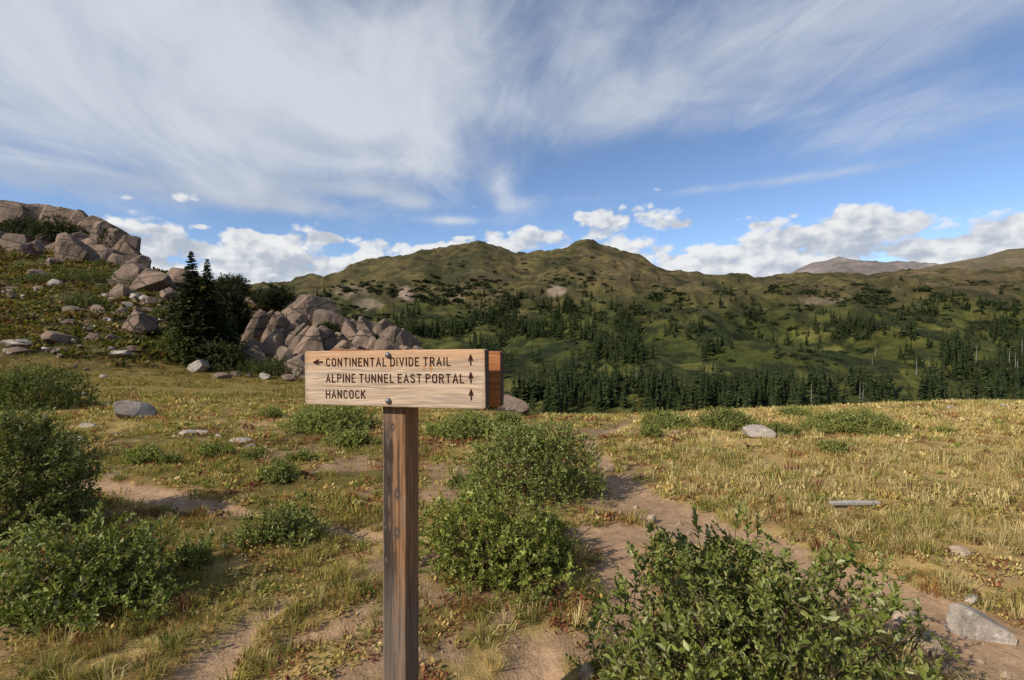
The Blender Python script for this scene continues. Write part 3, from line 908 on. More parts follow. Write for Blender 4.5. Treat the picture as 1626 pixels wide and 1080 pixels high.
def build_sign():
    # corners of the front board recovered from its picture, board 0.20 m high
    H, TH = 0.200, 0.038
    dr, dl = FPX * H / 96.0, FPX * H / 84.2
    A = np.array([(483.8 - CX) / FPX * dl, dl]); B = np.array([(770.9 - CX) / FPX * dr, dr])
    zA = EYE + (CY - 600.2) / FPX * dl; zB = EYE + (CY - 602.4) / FPX * dr
    e = B - A; Lb = math.hypot(*e); e /= Lb
    yaw = math.atan2(e[1], e[0])
    nrm = np.array([e[1], -e[0]])                 # outward, towards the camera
    roll = math.atan2(zB - zA, Lb)
    mid = (A + B) / 2
    postc = np.array([-0.4265, 1.8525]) - nrm * 0.0475
    root = empty('trail_sign', (postc[0], postc[1], gz(postc[0], postc[1])))
    tag(root, 'wooden trail sign with routed lettering on a weathered brown post', 'trail sign')
    Mb = mat_board('pale_board', (0.54, 0.42, 0.31), (0.34, 0.245, 0.17), 0.0, True)
    Mb2 = mat_board('orange_board', (0.40, 0.165, 0.060), (0.22, 0.085, 0.032), 4.0)
    Mp = mat_post()
    Mt = flat_mat('burnt_lettering', (0.035, 0.014, 0.008), 0.9, 0.1)
    Mn = flat_mat('bolt_metal', (0.16, 0.16, 0.17), 0.5, 0.4, 0.6)
    def child(name, me, par, world):
        o = link(name, me)
        o.parent = par
        o.matrix_parent_inverse = Matrix.Identity(4)
        W[o.name] = world
        pw = W.get(par.name, Matrix.Translation(par.location))
        o.matrix_basis = pw.inverted() @ world
        return o
    W = {}
    rotz = Matrix.Rotation(yaw, 4, 'Z')
    # post: square, chamfered, from below the soil to just under the board tops
    ztop, zbot = 1.545, -0.35
    pm = bevel_box('post', 0.0955, 0.0955, ztop - zbot, 0.004, Mp, 2, 0.004, 0.05)
    for v in pm.vertices: v.co.z += (ztop + zbot) / 2
    post = child('post', pm, root, Matrix.Translation((postc[0], postc[1], 0)) @ rotz)
    # boards
    cm = mid - nrm * (TH / 2)
    Wb = Matrix.Translation((cm[0], cm[1], (zA + zB) / 2)) @ rotz @ Matrix.Rotation(-roll, 4, 'Y')
    bd = child('sign_board', bevel_box('sign_board', Lb, TH, H, 0.0035, Mb, 2, 0.004, 0.03, 0.010), root, Wb)
    bd['label'] = 'pale front board with three lines of lettering and arrows'
    rc = mid - nrm * (TH + 0.0955 + TH / 2) + e * 0.004
    Wr = Matrix.Translation((rc[0], rc[1], 1.461)) @ rotz @ Matrix.Rotation(math.radians(0.25), 4, 'Y')
    rb = child('rear_board', bevel_box('rear_board', Lb, TH, H, 0.0035, Mb2, 2, 0.004, 0.03, 0.010), root, Wr)
    rb['label'] = 'orange brown board on the back of the post'
    Wi = Wb.inverted()
    def loc(px, py):
        """picture point on the front face -> board coordinates x, z"""
        d = np.array([(px - CX) / FPX, 1.0])
        # ray t*d hits line A + s*e
        Mx = np.array([[d[0], -e[0]], [d[1], -e[1]]])
        t, s_ = np.linalg.solve(Mx, A)
        p = Wi @ Vector((d[0] * t, t, EYE + (CY - py) / FPX * t))
        return p.x, p.z
    yf = -TH / 2 - 0.0007
    def text(txt, x0, x1, y_base, y_top):
        ax, az = loc(x0, y_base[0]); bx, bz = loc(x1, y_base[1])
        h = loc(x0, y_top)[1] - az
        gap, sp = 0.36, 0.46
        w = 0
        for i, ch in enumerate(txt):
            w += sp if ch == ' ' else GLYPH[ch][0] + (gap if i < len(txt) - 1 and txt[i + 1] != ' ' else 0.2)
        w -= 0.2
        sx = (bx - ax) / w
        V, T = [], []
        cx, k = 0.0, 0
        rng = random.Random(len(txt))
        for i, ch in enumerate(txt):
            if ch == ' ':
                cx += sp; continue
            gw, strokes = GLYPH[ch]
            for st in strokes:
                pts = []
                for (u, v) in st:
                    X = ax + (cx + u) * sx
                    pts.append((X, az + (bz - az) * (X - ax) / (bx - ax) + v * h))
                v, t = ribbon(pts, h * 0.175 * rng.uniform(0.92, 1.1), yf - 0.00004 * (k % 7))
                T += [(a + len(V), b + len(V), c + len(V)) for a, b, c in t]
                V += v; k += 1
            cx += gw + (gap if i < len(txt) - 1 and txt[i + 1] != ' ' else 0.2)
        o = child('lettering', mesh_arrays('lettering', V, tris=T, mats=(Mt,)), bd, Wb)
        o['label'] = 'routed letters reading ' + txt
    text('CONTINENTAL DIVIDE TRAIL', 518.5, 715, (581.3, 580.6), 569.6)
    text('ALPINE TUNNEL EAST PORTAL', 518.5, 736.5, (606.6, 607.9), 594.7)
    text('HANCOCK', 518.5, 579.5, (632.2, 632.6), 620.2)
    def arrow(tail, tip, wpx):
        a, b = np.array(loc(*tail)), np.array(loc(*tip))
        d = b - a; L = np.linalg.norm(d); d /= L; n = np.array([-d[1], d[0]])
        w = wpx
        P = [a - n * L * 0.075, a + n * L * 0.075, a + d * L * 0.45 + n * L * 0.075, a + d * L * 0.36 + n * L * w, a + d * L * 0.62 + n * L * w * 0.75, b + n * L * 0.03, b - n * L * 0.03, a + d * L * 0.62 - n * L * w * 0.75, a + d * L * 0.36 - n * L * w, a + d * L * 0.45 - n * L * 0.075]
        V = [(p[0], yf, p[1]) for p in P]
        T = [(0, 1, 2), (0, 2, 9), (2, 3, 4), (9, 7, 8), (2, 4, 9), (9, 4, 7), (4, 5, 7), (7, 5, 6)]
        child('arrow', mesh_arrays('arrow', V, tris=T, mats=(Mt,)), bd, Wb)
    arrow((513, 575), (497, 575.6), 0.26)
    arrow((747.6, 580.5), (747.2, 562.5), 0.25)
    arrow((748, 608.8), (747.5, 590.5), 0.25)
    arrow((748.4, 636), (748, 617.5), 0.25)
    # bolt heads
    for (px, py) in ((616.5, 563.8), (617.2, 636.6)):
        bx, bz = loc(px, py)
        bm = bmesh.new()
        bmesh.ops.create_uvsphere(bm, u_segments=14, v_segments=8, radius=0.0105)
        for v in bm.verts: v.co.y *= 0.75
        me = bpy.data.meshes.new('bolt'); bm.to_mesh(me); bm.free(); me.materials.append(Mn)
        for p in me.polygons: p.use_smooth = True
        child('bolt', me, bd, Wb @ Matrix.Translation((bx, -TH / 2 - 0.004, bz)))
build_sign()

# ------------------------------------------------------------------ rocks
def ico(sub):
    bm = bmesh.new()
    bmesh.ops.create_icosphere(bm, subdivisions=sub, radius=1.0)
    v = np.array([q.co[:] for q in bm.verts]); t = np.array([[q.index for q in f.verts] for f in bm.faces])
    bm.free()
    return v, t
ICO = {k: ico(k) for k in (2, 3, 4)}

def rock_arrays(seed, sub=3, ang=10, rough=0.10, boxy=0.0):
    rng = np.random.default_rng(seed)
    v, t = ICO[sub]
    v = v.copy()
    if boxy:
        m = np.max(np.abs(v), axis=1)[:, None]
        v = v * (1 - boxy) + (v / m) * 0.82 * boxy
    for k in range(ang):
        n = rng.normal(size=3); n /= np.linalg.norm(n)
        d = rng.uniform(0.52, 0.86)
        s = v @ n
        v = v - np.where(s > d, s - d, 0)[:, None] * n * 0.96
    nn = fbm(v * 1.7 + seed * 3.1, 4, seed % 50)
    v = v * (1 + (nn - 0.5)[:, None] * rough * 2.6)
    n2 = fbm(v * 6.0 + seed, 3, seed % 37)
    v = v * (1 + (n2 - 0.5)[:, None] * rough * 0.7)
    v = v / np.abs(v).max(axis=0)
    return v, t

ROCKS = {}
def rock_mesh(kind, mat, n=7, **kw):
    key = (kind, mat)
    if key not in ROCKS:
        L = []
        for i in range(n):
            v, t = rock_arrays(100 + 17 * i + (sum(map(ord, kind)) % 90), **kw)
            L.append(mesh_arrays(kind, v, tris=t, smooth=True, mats=(M[mat],)))
            if kind in ('slab', 'angular', 'boulder'):
                me = L[-1]
                me.polygons.foreach_set('use_smooth', np.zeros(len(me.polygons), bool))
        ROCKS[key] = L
    return ROCKS[key]

RNG = np.random.default_rng(4)
def put_rock(name, px, py_base, wpx, hpx, mat='granite', kind='boulder', sink=0.25, tilt=0.15, depth=0.8, parent=None, variant=None, Y=None, roll=None, **kw):
    """rock whose visible base is at (px, py_base) on the ground, wpx wide and hpx high in the picture"""
    if Y is None:
        p = at(px, py_base)
    else:
        x = (px - CX) / FPX * Y
        p = np.array([x, Y, zp(Y, py_base)])
    s = p[1] / FPX
    w, h = wpx * s, hpx * s
    L = rock_mesh(kind, mat, **kw)
    me = L[(variant if variant is not None else int(RNG.integers(0, 99))) % len(L)]
    o = link(name, me)
    hz = h * (0.5 + sink * 0.5)
    o.scale = (w / 2, w / 2 * depth, hz)
    z = p[2] + h - hz
    pos = Vector((p[0], p[1] + w / 2 * depth * 0.6, z))
    o.rotation_euler = (RNG.uniform(-tilt, tilt), RNG.uniform(-tilt, tilt) if roll is None else roll, RNG.uniform(-0.5, 0.5))
    if parent is not None:
        o.parent = parent
        pos = pos - parent.location
    o.location = pos
    return o
KW = dict(boulder=dict(sub=4, ang=18, rough=0.055, boxy=0.25), slab=dict(sub=4, ang=16, rough=0.06, boxy=0.85), angular=dict(sub=3, ang=14, rough=0.05, boxy=0.3), smooth=dict(sub=4, ang=10, rough=0.07))
def R_(name, px, py, w, h, mat='granite', kind='boulder', **kw):
    k = dict(KW[kind]); k.update(kw)
    return put_rock(name, px, py, w, h, mat, kind, **k)

# near stones, one by one
tag(R_('boulder', 201, 666, 68, 32, 'pale', 'angular', depth=0.6, variant=1), 'white angular boulder standing alone in the dry grass', 'boulder')
tag(R_('boulder', 1207, 696, 58, 20, 'pale', 'smooth', depth=0.6, variant=2), 'rounded pale grey boulder beside a low green willow', 'boulder')
tag(R_('boulder', 1566, 1002, 86, 42, 'pale', 'slab', depth=0.75, variant=1, tilt=0.06, sink=0.6, roll=0.12), 'blocky grey and tan boulder at the trail edge', 'boulder')
tag(R_('stone', 1486, 1030, 74, 38, 'tan', 'smooth', depth=0.8, variant=4, sink=0.5), 'flat tan stone half buried in the bare trail', 'stone')
tag(R_('stone', 1448, 982, 60, 22, 'tan', 'angular', depth=0.5, variant=0, sink=0.5), 'long low tan stone lying across the trail side', 'stone')
tag(R_('stone', 1548, 955, 30, 12, 'pale', 'angular', depth=0.6, variant=5), 'small grey stone tucked behind the blocky boulder', 'stone')
tag(R_('stone', 932, 1085, 28, 34, 'tan', 'boulder', depth=0.7, variant=3), 'small upright tan stone at the foot of a willow', 'stone')
tag(R_('stone', 969, 745, 26, 11, 'tan', 'angular', depth=0.7, variant=1), 'pale tan stone where the trail passes the big willow', 'stone')
tag(R_('stone', 1527, 882, 32, 12, 'tan', 'smooth', variant=6, sink=0.5), 'flat pinkish stone sunk in the dry grass', 'stone')
tag(R_('boulder', 818, 660, 58, 30, 'granite', 'angular', depth=0.8, variant=2), 'grey craggy rock on the crest behind the sign', 'boulder')
for i, (px, py, w, h) in enumerate([(1018, 822, 15, 9), (1036, 824, 20, 12), (992, 745, 14, 6), (1050, 838, 8, 5), (1010, 800, 9, 5), (985, 812, 8, 4), (1340, 1060, 20, 9), (1500, 1052, 18, 9), (1390, 962, 22, 9), (1345, 945, 18, 8), (1395, 1018, 18, 8), (1420, 940, 12, 6), (1080, 826, 10, 5), (1095, 842, 9, 5), (1300, 905, 10, 5), (1560, 1040, 14, 7), (1600, 1062, 16, 8), (1130, 700, 10, 4), (1075, 690, 14, 5)]):
    tag(R_('pebble', px, py, w, h, 'tan', 'boulder', sink=0.4), 'small tan stone lying loose on the bare dirt trail', 'stone', 'loose stones along the trail')
for i, (px, py, w, h) in enumerate([(117, 631, 28, 8), (57, 668, 26, 12), (137, 679, 30, 6), (290, 692, 34, 8), (318, 690, 22, 7), (378, 704, 36, 9), (398, 712, 22, 8), (120, 700, 16, 6), (345, 694, 14, 5), (180, 690, 12, 4), (985, 656, 16, 5), (1512, 649, 14, 4), (1598, 646, 12, 4), (1460, 652, 10, 4)]):
    tag(R_('stone', px, py, w, h, 'pale', 'angular', sink=0.5), 'flat pale stone lying in the meadow turf', 'stone', 'flat pale stones in the meadow')

# boulders on the rocky hill
for (px, py, w, h, lab) in [
    (82, 546, 44, 22, 'rounded grey boulder alone on the mossy slope'),
    (213, 531, 52, 38, 'large wedge shaped pink boulder left of the spruces'),
    (202, 452, 74, 40, 'broad smooth grey boulder on the skyline below the crag'),
    (234, 464, 74, 40, 'smooth cracked boulder in front of the broad skyline boulder'),
    (276, 452, 50, 28, 'smooth boulder on the skyline just left of the spruces'),
    (262, 478, 32, 26, 'blocky boulder beside the spruce trunks'),
    (186, 474, 40, 24, 'dark pink boulder at the foot of the smooth boulders'),
    (60, 440, 40, 13, 'pale pink flat boulder on the upper slope'),
    (26, 396, 40, 28, 'grey boulder under the dark thicket of the crag'),
    (62, 394, 30, 28, 'upright boulder under the dark thicket of the crag'),
    (37, 408, 26, 24, 'pointed grey boulder below the crag'),
    (78, 420, 30, 13, 'low rounded boulder at the foot of the leaning slab'),
    (311, 590, 32, 20, 'whitish angular rock below the dark willow thicket'),
]:
    tag(R_('boulder', px, py, w, h, 'pale' if 'whitish' in lab else 'granite', 'smooth' if 'smooth' in lab or 'rounded' in lab else 'boulder'), lab, 'boulder')
def hill_label(px, py, w, m):
    where = 'below the smooth skyline boulders' if (px > 140 and py < 520 and px < 300) else ('at the foot of the dark thickets' if px >= 300 else ('on the upper slope under the crag' if py < 480 else ('on the mossy middle slope' if py < 535 else 'at the bottom edge of the rocky slope')))
    return '%s %s angular rock lying %s' % ('small' if w < 9 else ('flat' if w > 18 else 'middling'), 'pale' if m == 'pale' else 'brownish', where)
hr = [(241, 484, 20, 13), (81, 458, 22, 13), (57, 466, 16, 11), (18, 474, 16, 10), (152, 500, 26, 14), (111, 498, 28, 11), (105, 518, 24, 10), (46, 507, 14, 9), (146, 542, 16, 11), (172, 540, 16, 9),
      (207, 559, 20, 9), (181, 567, 40, 9), (18, 552, 36, 12), (24, 562, 28, 10), (87, 563, 26, 9), (350, 602, 24, 9), (163, 600, 10, 5), (330, 588, 16, 8), (372, 598, 14, 7), (420, 603, 18, 9), (455, 606, 20, 10), (472, 600, 16, 14), (438, 598, 12, 8), (395, 600, 10, 6),
      (225, 480, 16, 10), (210, 478, 18, 12), (200, 490, 16, 10), (190, 500, 18, 11), (175, 482, 14, 9), (215, 498, 14, 9), (232, 496, 14, 8), (170, 512, 14, 8)]
for (px, py, w, h) in hr:
    pm_ = 'pale' if RNG.random() < 0.35 else 'granite'
    tag(R_('stone', px, py, w * 1.15, h * 1.2, pm_, 'angular'), hill_label(px, py, w, pm_), 'rock', 'rocks strewn over the hillside')
q = np.random.default_rng(12)
n = 0
while n < 190:
    px, py = q.uniform(-120, 400), q.uniform(425, 572)
    lim = np.interp(px, [-120, 0, 100, 220, 300, 400], [415, 425, 430, 455, 470, 500])
    if py < lim: continue
    if q.random() > 0.25 + 0.75 * math.exp(-((px - 190) / 70) ** 2 - ((py - 490) / 34) ** 2): continue
    w = float(q.uniform(5, 13))
    pm_ = 'pale' if q.random() < 0.25 else 'granite'
    tag(R_('stone', px, py, w, w * q.uniform(0.45, 0.75), pm_, 'angular'), hill_label(px, py, w, pm_), 'rock', 'rocks strewn over the hillside')
    n += 1
def scree():
    v, t = rock_arrays(3, sub=2, ang=9, rough=0.06)
    q = np.random.default_rng(15)
    k = 900
    px = q.uniform(-200, 480, k); py = q.uniform(400, 590, k)
    w = raycast(px, py, 15, 70, base_z, 120)
    ok = ~np.isnan(w[:, 0]); w = w[ok]
    keep = (fbm2(w[:, 0], w[:, 1], 3.0, 3, 112) > 0.47) & (w[:, 1] > 20)
    w = w[keep]; k = len(w)
    w[:, 2] = ground_z(w[:, 0], w[:, 1])
    s = q.uniform(0.05, 0.17, k)
    R = frames(q.normal(size=(k, 3)) * 0.4 + np.array([0, 0, 1]), q.uniform(0, 6.3, k))
    vv, tt = instances(v, t, R, w, np.stack([s, s * 0.8, s * 0.5], -1))
    o = link('scree', mesh_arrays('scree', vv, tris=tt, mats=(M['granite'],)))
    tag(o, 'small broken stones scattered over the rocky hillside turf', 'scree', kind='stuff')
scree()

# bedrock outcrops, each block a part
def outcrop(label, px0, py0, blocks, kind='slab', roll=0.0, depth=0.8):
    p = at(px0, py0)
    root = empty('rock_outcrop', tuple(p))
    tag(root, label, 'rock outcrop')
    for (px, py, w, h, *rl) in blocks:
        o = R_('rock_block', px, py, w * 1.35, h * 1.08, 'granite', kind, parent=root, sink=0.9, tilt=0.12, roll=(rl[0] if rl else roll) + float(RNG.uniform(-0.1, 0.1)), depth=depth)
outcrop('steep granite crag crowning the rocky hill', 60, 392, [
    (-70, 362, 100, 55), (-25, 358, 70, 42), (12, 354, 60, 34), (44, 356, 54, 34), (74, 364, 48, 36), (98, 374, 48, 44, 0.2), (116, 382, 50, 46, 0.25), (134, 390, 50, 48, 0.3), (152, 398, 48, 48, 0.3), (168, 405, 44, 44, 0.35), (184, 412, 40, 40, 0.35), (198, 418, 36, 30, 0.35), (210, 423, 30, 20, 0.3),
    (88, 402, 44, 40, 0.55), (106, 414, 40, 38, 0.6), (130, 408, 44, 30, 0.5), (156, 416, 56, 24, 0.45), (124, 398, 40, 30, 0.45), (182, 420, 44, 18, 0.4), (48, 404, 30, 24), (-20, 392, 40, 28), (14, 398, 34, 28)], depth=0.9)
outcrop('cracked pink granite outcrop of leaning slabs right of the spruces', 440, 560, [
    (378, 484, 24, 16), (394, 486, 22, 14), (469, 508, 82, 40, 0.1), (504, 500, 22, 22), (467, 528, 56, 30, 0.2), (522, 530, 48, 32, 0.2), (494, 520, 26, 20),
    (411, 540, 28, 52, 0.45), (394, 542, 22, 50, 0.5), (428, 545, 26, 48, 0.5), (440, 556, 26, 56, 0.55), (422, 570, 44, 52, 0.45), (392, 562, 28, 24, 0.3), (380, 574, 34, 20, 0.1), (398, 582, 28, 32, 0.4), (452, 568, 28, 60, 0.6), (466, 572, 30, 58, 0.6), (482, 578, 40, 56, 0.6), (500, 566, 36, 44, 0.55), (518, 562, 32, 36, 0.5), (530, 574, 36, 34, 0.5), (448, 590, 40, 34, 0.5), (510, 592, 50, 36, 0.5), (475, 600, 50, 30, 0.5), (540, 596, 40, 34, 0.5), (436, 522, 24, 22, 0.3)])
outcrop('lower broken granite outcrop tapering down behind the sign board', 590, 570, [
    (555, 540, 34, 28, 0.2), (578, 538, 32, 32, 0.2), (604, 518, 22, 16), (600, 540, 30, 34, 0.4), (616, 548, 30, 32, 0.5), (630, 552, 30, 30, 0.5), (624, 528, 16, 12), (643, 550, 24, 24, 0.5), (572, 560, 34, 30, 0.4), (590, 568, 34, 30, 0.4), (655, 556, 18, 18, 0.3), (612, 574, 40, 30, 0.4), (640, 576, 36, 26, 0.4), (560, 580, 40, 30, 0.4), (665, 575, 26, 22, 0.3), (590, 526, 20, 18), (566, 522, 22, 18)])

# weathered plank lying in the grass
def plank():
    p = at(1357, 806)
    s = p[1] / FPX
    me = bevel_box('fallen_plank', 80 * s, 0.05, 0.026, 0.004, M['plank'], 1, 0.02, 0.05)
    o = link('fallen_plank', me, loc=(p[0], p[1], p[2] + 0.045))
    o.rotation_euler = (0.12, 0.015, 0.05)
    tag(o, 'grey weathered plank lying in the dry grass', 'plank')
plank()

# ------------------------------------------------------------------ willow bushes
def leaf(L, W, hi=True):
    if hi:
        v = np.array([(0, 0, 0), (-W * .42, L * .3, W * .18), (0, L * .33, 0), (W * .42, L * .3, W * .18), (-W * .46, L * .62, W * .2), (0, L * .66, -W * .04), (W * .46, L * .62, W * .2), (0, L, -W * .18)])
        t = np.array([(0, 2, 1), (0, 3, 2), (1, 2, 5), (1, 5, 4), (2, 3, 6), (2, 6, 5), (4, 5, 7), (5, 6, 7)])
    else:
        v = np.array([(0, 0, 0), (-W * .5, L * .5, W * .15), (W * .5, L * .5, W * .15), (0, L, -W * .1)])
        t = np.array([(0, 2, 1), (1, 2, 3)])
    return v, t

def shoot_arrays(seed, length=0.2, nleaf=16, L=0.034, W=0.013, hi=True, pal=0, stem=True):
    """a twig growing along +z with alternate leaves"""
    rng = np.random.default_rng(seed)
    G = Geo()
    bend = rng.normal(size=2) * 0.18
    def pt(t): return np.array([bend[0] * t * t * length, bend[1] * t * t * length, t * length])
    if stem:
        pts = [pt(t) for t in np.linspace(-0.25, 1, 5)]
        v, t = tube(pts, np.linspace(0.0022, 0.0009, 5), 3)
        G.add(v, t, (0.14, 0.085, 0.05))
    lv, lt = leaf(1, W / L, hi)
    PAL = [[(0.170, 0.202, 0.042), (0.235, 0.257, 0.075), (0.098, 0.128, 0.026), (0.34, 0.355, 0.17)],
           [(0.200, 0.215, 0.052), (0.25, 0.26, 0.075), (0.130, 0.148, 0.035), (0.31, 0.315, 0.12)],
           [(0.19, 0.222, 0.040), (0.245, 0.268, 0.060), (0.112, 0.142, 0.026), (0.32, 0.33, 0.11)],
           [(0.066, 0.085, 0.020), (0.088, 0.108, 0.028), (0.042, 0.058, 0.014), (0.11, 0.13, 0.045)],
           [(0.024, 0.034, 0.010), (0.034, 0.046, 0.013), (0.016, 0.023, 0.008), (0.055, 0.058, 0.016)],
           [(0.100, 0.118, 0.028), (0.130, 0.145, 0.038), (0.062, 0.078, 0.018), (0.16, 0.17, 0.05)]][pal]
    for i in range(nleaf):
        t = 0.08 + 0.92 * (i + rng.uniform(-0.3, 0.3)) / nleaf
        az = i * 2.4 + rng.uniform(-0.4, 0.4)
        pitch = rng.uniform(0.45, 1.2) * (1.15 - 0.45 * t)
        if i == nleaf - 1: pitch = 0.15
        d = np.array([math.cos(az) * math.sin(pitch), math.sin(az) * math.sin(pitch), math.cos(pitch)])
        side = np.cross(d, [0, 0, 1.0]); side /= np.linalg.norm(side) + 1e-9
        up = np.cross(side, d)
        ca, sa = math.cos(rng.normal() * 0.5), math.sin(rng.normal() * 0.5)
        s2, u2 = side * ca + up * sa, up * ca - side * sa
        R = np.stack([s2, d, u2], -1)
        s = L * rng.uniform(0.7, 1.2) * (0.7 + 0.5 * math.sin(math.pi * min(1, t + 0.15)))
        c = np.array(PAL[rng.choice(4, p=[0.42, 0.28, 0.2, 0.1])]) * rng.uniform(0.85, 1.15)
        if rng.random() < 0.012: c = np.array((0.30, 0.19, 0.03))
        G.add((lv * s) @ R.T + pt(t), lt, c)
    return G.arrays()

def bush_points(rng, n, w, h, d, rmin=0.4, lump=0.28, seed=0, low=0.0):
    """shoot tips through a lumpy dome"""
    az = rng.uniform(0, 2 * math.pi, n)
    sz = rng.uniform(low, 1, n) ** 0.85
    cz = np.sqrt(np.maximum(0, 1 - sz ** 2))
    dirs = np.stack([np.cos(az) * cz, np.sin(az) * cz, sz], -1)
    rad = (rmin + (1 - rmin) * rng.uniform(0, 1, n) ** 0.55)
    lum = 1 + (fbm(dirs * 1.8 + seed * 7.7, 3, seed % 40) - 0.5) * 2 * lump * 1.6
    pos = dirs * (rad * lum)[:, None] * np.array([w / 2, d / 2, h])
    ax = dirs * np.array([0.75, 0.75, 0.5]) + np.array([0, 0, 0.5]) + rng.normal(size=(n, 3)) * 0.5
    return pos, ax

SHOOTS = {}
def shoots(key, n=6, **kw):
    if key not in SHOOTS:
        SHOOTS[key] = [shoot_arrays(31 + 7 * i + len(key), **kw) for i in range(n)]
    return SHOOTS[key]
SHOOTME = {}

def stems_mesh(rng, tips, w, n=26):
    G = Geo()
    idx = rng.choice(len(tips), min(n, len(tips)), replace=False)
    for i in idx:
        tip = tips[i] * 0.97
        b = np.array([tip[0] * 0.12, tip[1] * 0.12, -0.05]) + np.append(rng.normal(size=2) * w * 0.03, 0)
        m = b * 0.45 + tip * 0.55 + np.append(rng.normal(size=2) * w * 0.04, tip[2] * -0.10)
        ts = np.linspace(0, 1, 7)[:, None]
        pts = b * (1 - ts) ** 2 + 2 * m * ts * (1 - ts) + tip * ts ** 2
        v, t = tube(pts, np.linspace(0.007, 0.0018, 7) * min(1.4, max(0.5, w)), 4)
        G.add(v, t)
    return G.mesh('stems', M['twig'])

def willow(label, px, py, wpx, hpx, n, key, near=False, group=None, depth=0.85, seed=1, rmin=0.4, lump=0.28, extra=(), Y=None, low=0.0, cat='willow bush', name='willow_bush', dy=0.5, **kw):
    rng = np.random.default_rng(seed)
    p = at(px, py)
    if Y is not None:
        x = (px - CX) / FPX * Y
        p = np.array([x, Y, gz(x, Y)])
    s = p[1] / FPX
    w, h = wpx * s, hpx * s
    d = w * depth
    c = np.array([p[0], p[1] + d * 0.5 * dy, 0]); c[2] = gz(c[0], c[1])
    # keep the projected size at the pushed-back centre
    f = c[1] / p[1]
    w *= f
    root = empty(name, tuple(c))
    tag(root, label, cat, group)
    T = shoots(key, **kw)
    pos, ax = bush_points(rng, n, w, h, d, rmin, lump, seed, low)
    ln = kw.get('length', 0.2)
    ax /= np.linalg.norm(ax, axis=1)[:, None]
    sc = rng.uniform(0.75, 1.2, n)
    base = pos - ax * (ln * 0.85 * sc)[:, None]
    for e in extra:                       # long shoots standing clear of the crown: x, y offsets in metres, height
        base = np.vstack([base, [e[0], e[1], e[2]]]); ax = np.vstack([ax, [e[3], e[4], 1.0]]); sc = np.append(sc, e[5])
    zr = ground_z(c[0] + base[:, 0], c[1] + base[:, 1]) - c[2]
    base[:, 2] = np.maximum(base[:, 2], zr + 0.01)
    R = frames(ax, rng.uniform(0, 6.3, len(ax)))
    which = rng.integers(0, len(T), len(ax))
    st = link('stems', stems_mesh(rng, base, w, int(14 + 26 * min(1.2, w))), root)
    if near:
        if key not in SHOOTME:
            SHOOTME[key] = [mesh_arrays('leafy_shoot', v, tris=t, col=cc, mats=(M['leaf'],)) for v, t, cc in T]
        vis = np.argsort(-(pos[:, 2] - 0.6 * pos[:, 1])) if not len(extra) else np.arange(len(ax))[::-1]
        solo = set(vis[:290].tolist())
        for i in sorted(solo):
            o = link('leafy_shoot', SHOOTME[key][which[i]], root)
            m = Matrix([list(R[i][0]) + [base[i][0]], list(R[i][1]) + [base[i][1]], list(R[i][2]) + [base[i][2]], [0, 0, 0, 1]])
            o.matrix_basis = m @ Matrix.Diagonal((sc[i], sc[i], sc[i], 1))
        rest = [i for i in range(len(ax)) if i not in solo]
    else:
        rest = list(range(len(ax)))
    if rest:
        G = Geo()
        rest = np.array(rest)
        for k in range(len(T)):
            ii = rest[which[rest] == k]
            if not len(ii): continue
            v, t, cc = T[k]
            vv, tt = instances(v, t, R[ii], base[ii], sc[ii])
            tint = np.tile(cc, (len(ii), 1)) * np.repeat(rng.uniform(0.8, 1.2, len(ii)), len(v))[:, None]
            G.add(vv, tt, tint)
        o = link('foliage', G.mesh('foliage', M['leaf']), root)
        tag(o, kind='stuff')
    return root

NEAR = dict(length=0.17, nleaf=15, L=0.036, W=0.0175)
NEAR2 = dict(length=0.17, nleaf=15, L=0.034, W=0.0165, pal=2)
MID = dict(length=0.15, nleaf=14, L=0.034, W=0.0155, hi=False)
MIDY = dict(length=0.15, nleaf=13, L=0.034, W=0.0155, hi=False, pal=2)
FARG = dict(length=0.17, nleaf=14, L=0.042, W=0.020, hi=False, pal=1, stem=False)
FARD = dict(length=0.2, nleaf=14, L=0.05, W=0.024, hi=False, pal=5, stem=False)

willow('large leafy willow bush beside the bend of the dirt trail', 1190, 1120, 475, 285, 760, 'near', True, seed=3, lump=0.34, rmin=0.35, dy=0.25,
       extra=[(0.10, 0.1, 0.62, 0.1, 0.1, 1.1), (0.14, 0.1, 0.60, 0.3, 0.1, 1.0), (0.42, -0.1, 0.52, 0.15, 0, 1.0), (0.40, -0.1, 0.40, 0.4, 0, 1.0), (-0.15, 0.05, 0.64, -0.2, 0, 1.1), (0.02, 0.05, 0.68, 0.1, 0, 1.0), (0.62, -0.15, 0.25, 0.6, 0, 1.0), (0.70, -0.2, 0.05, 0.7, 0, 0.9)], **NEAR)
willow('yellow green loose willow bush just right of the sign post', 806, 940, 285, 142, 640, 'near_yellow', True, seed=8, lump=0.38, rmin=0.3, dy=0.6, **NEAR2)
willow('spreading willow bush with long bent twigs over bare soil', 75, 985, 340, 145, 600, 'near', True, seed=12, lump=0.4, rmin=0.25, dy=0.4, **NEAR)
willow('tall dense dark willow bush behind the spreading willow', -25, 860, 250, 205, 1700, 'middark', seed=17, lump=0.18, rmin=0.5, dy=0.5, length=0.15, nleaf=14, L=0.034, W=0.0165, hi=False, pal=0)
willow('small pale willow clump behind the tall dark willow', 40, 740, 130, 85, 260, 'midy', seed=19, **MIDY)
willow('big dense dome of willow between post and trail', 848, 798, 240, 138, 1250, 'mid', seed=23, lump=0.16, rmin=0.5, dy=0.5, **MID)
willow('low leafy willow left of the post by the side trail', 434, 868, 150, 58, 260, 'mid', seed=29, lump=0.35, rmin=0.3, **MID)
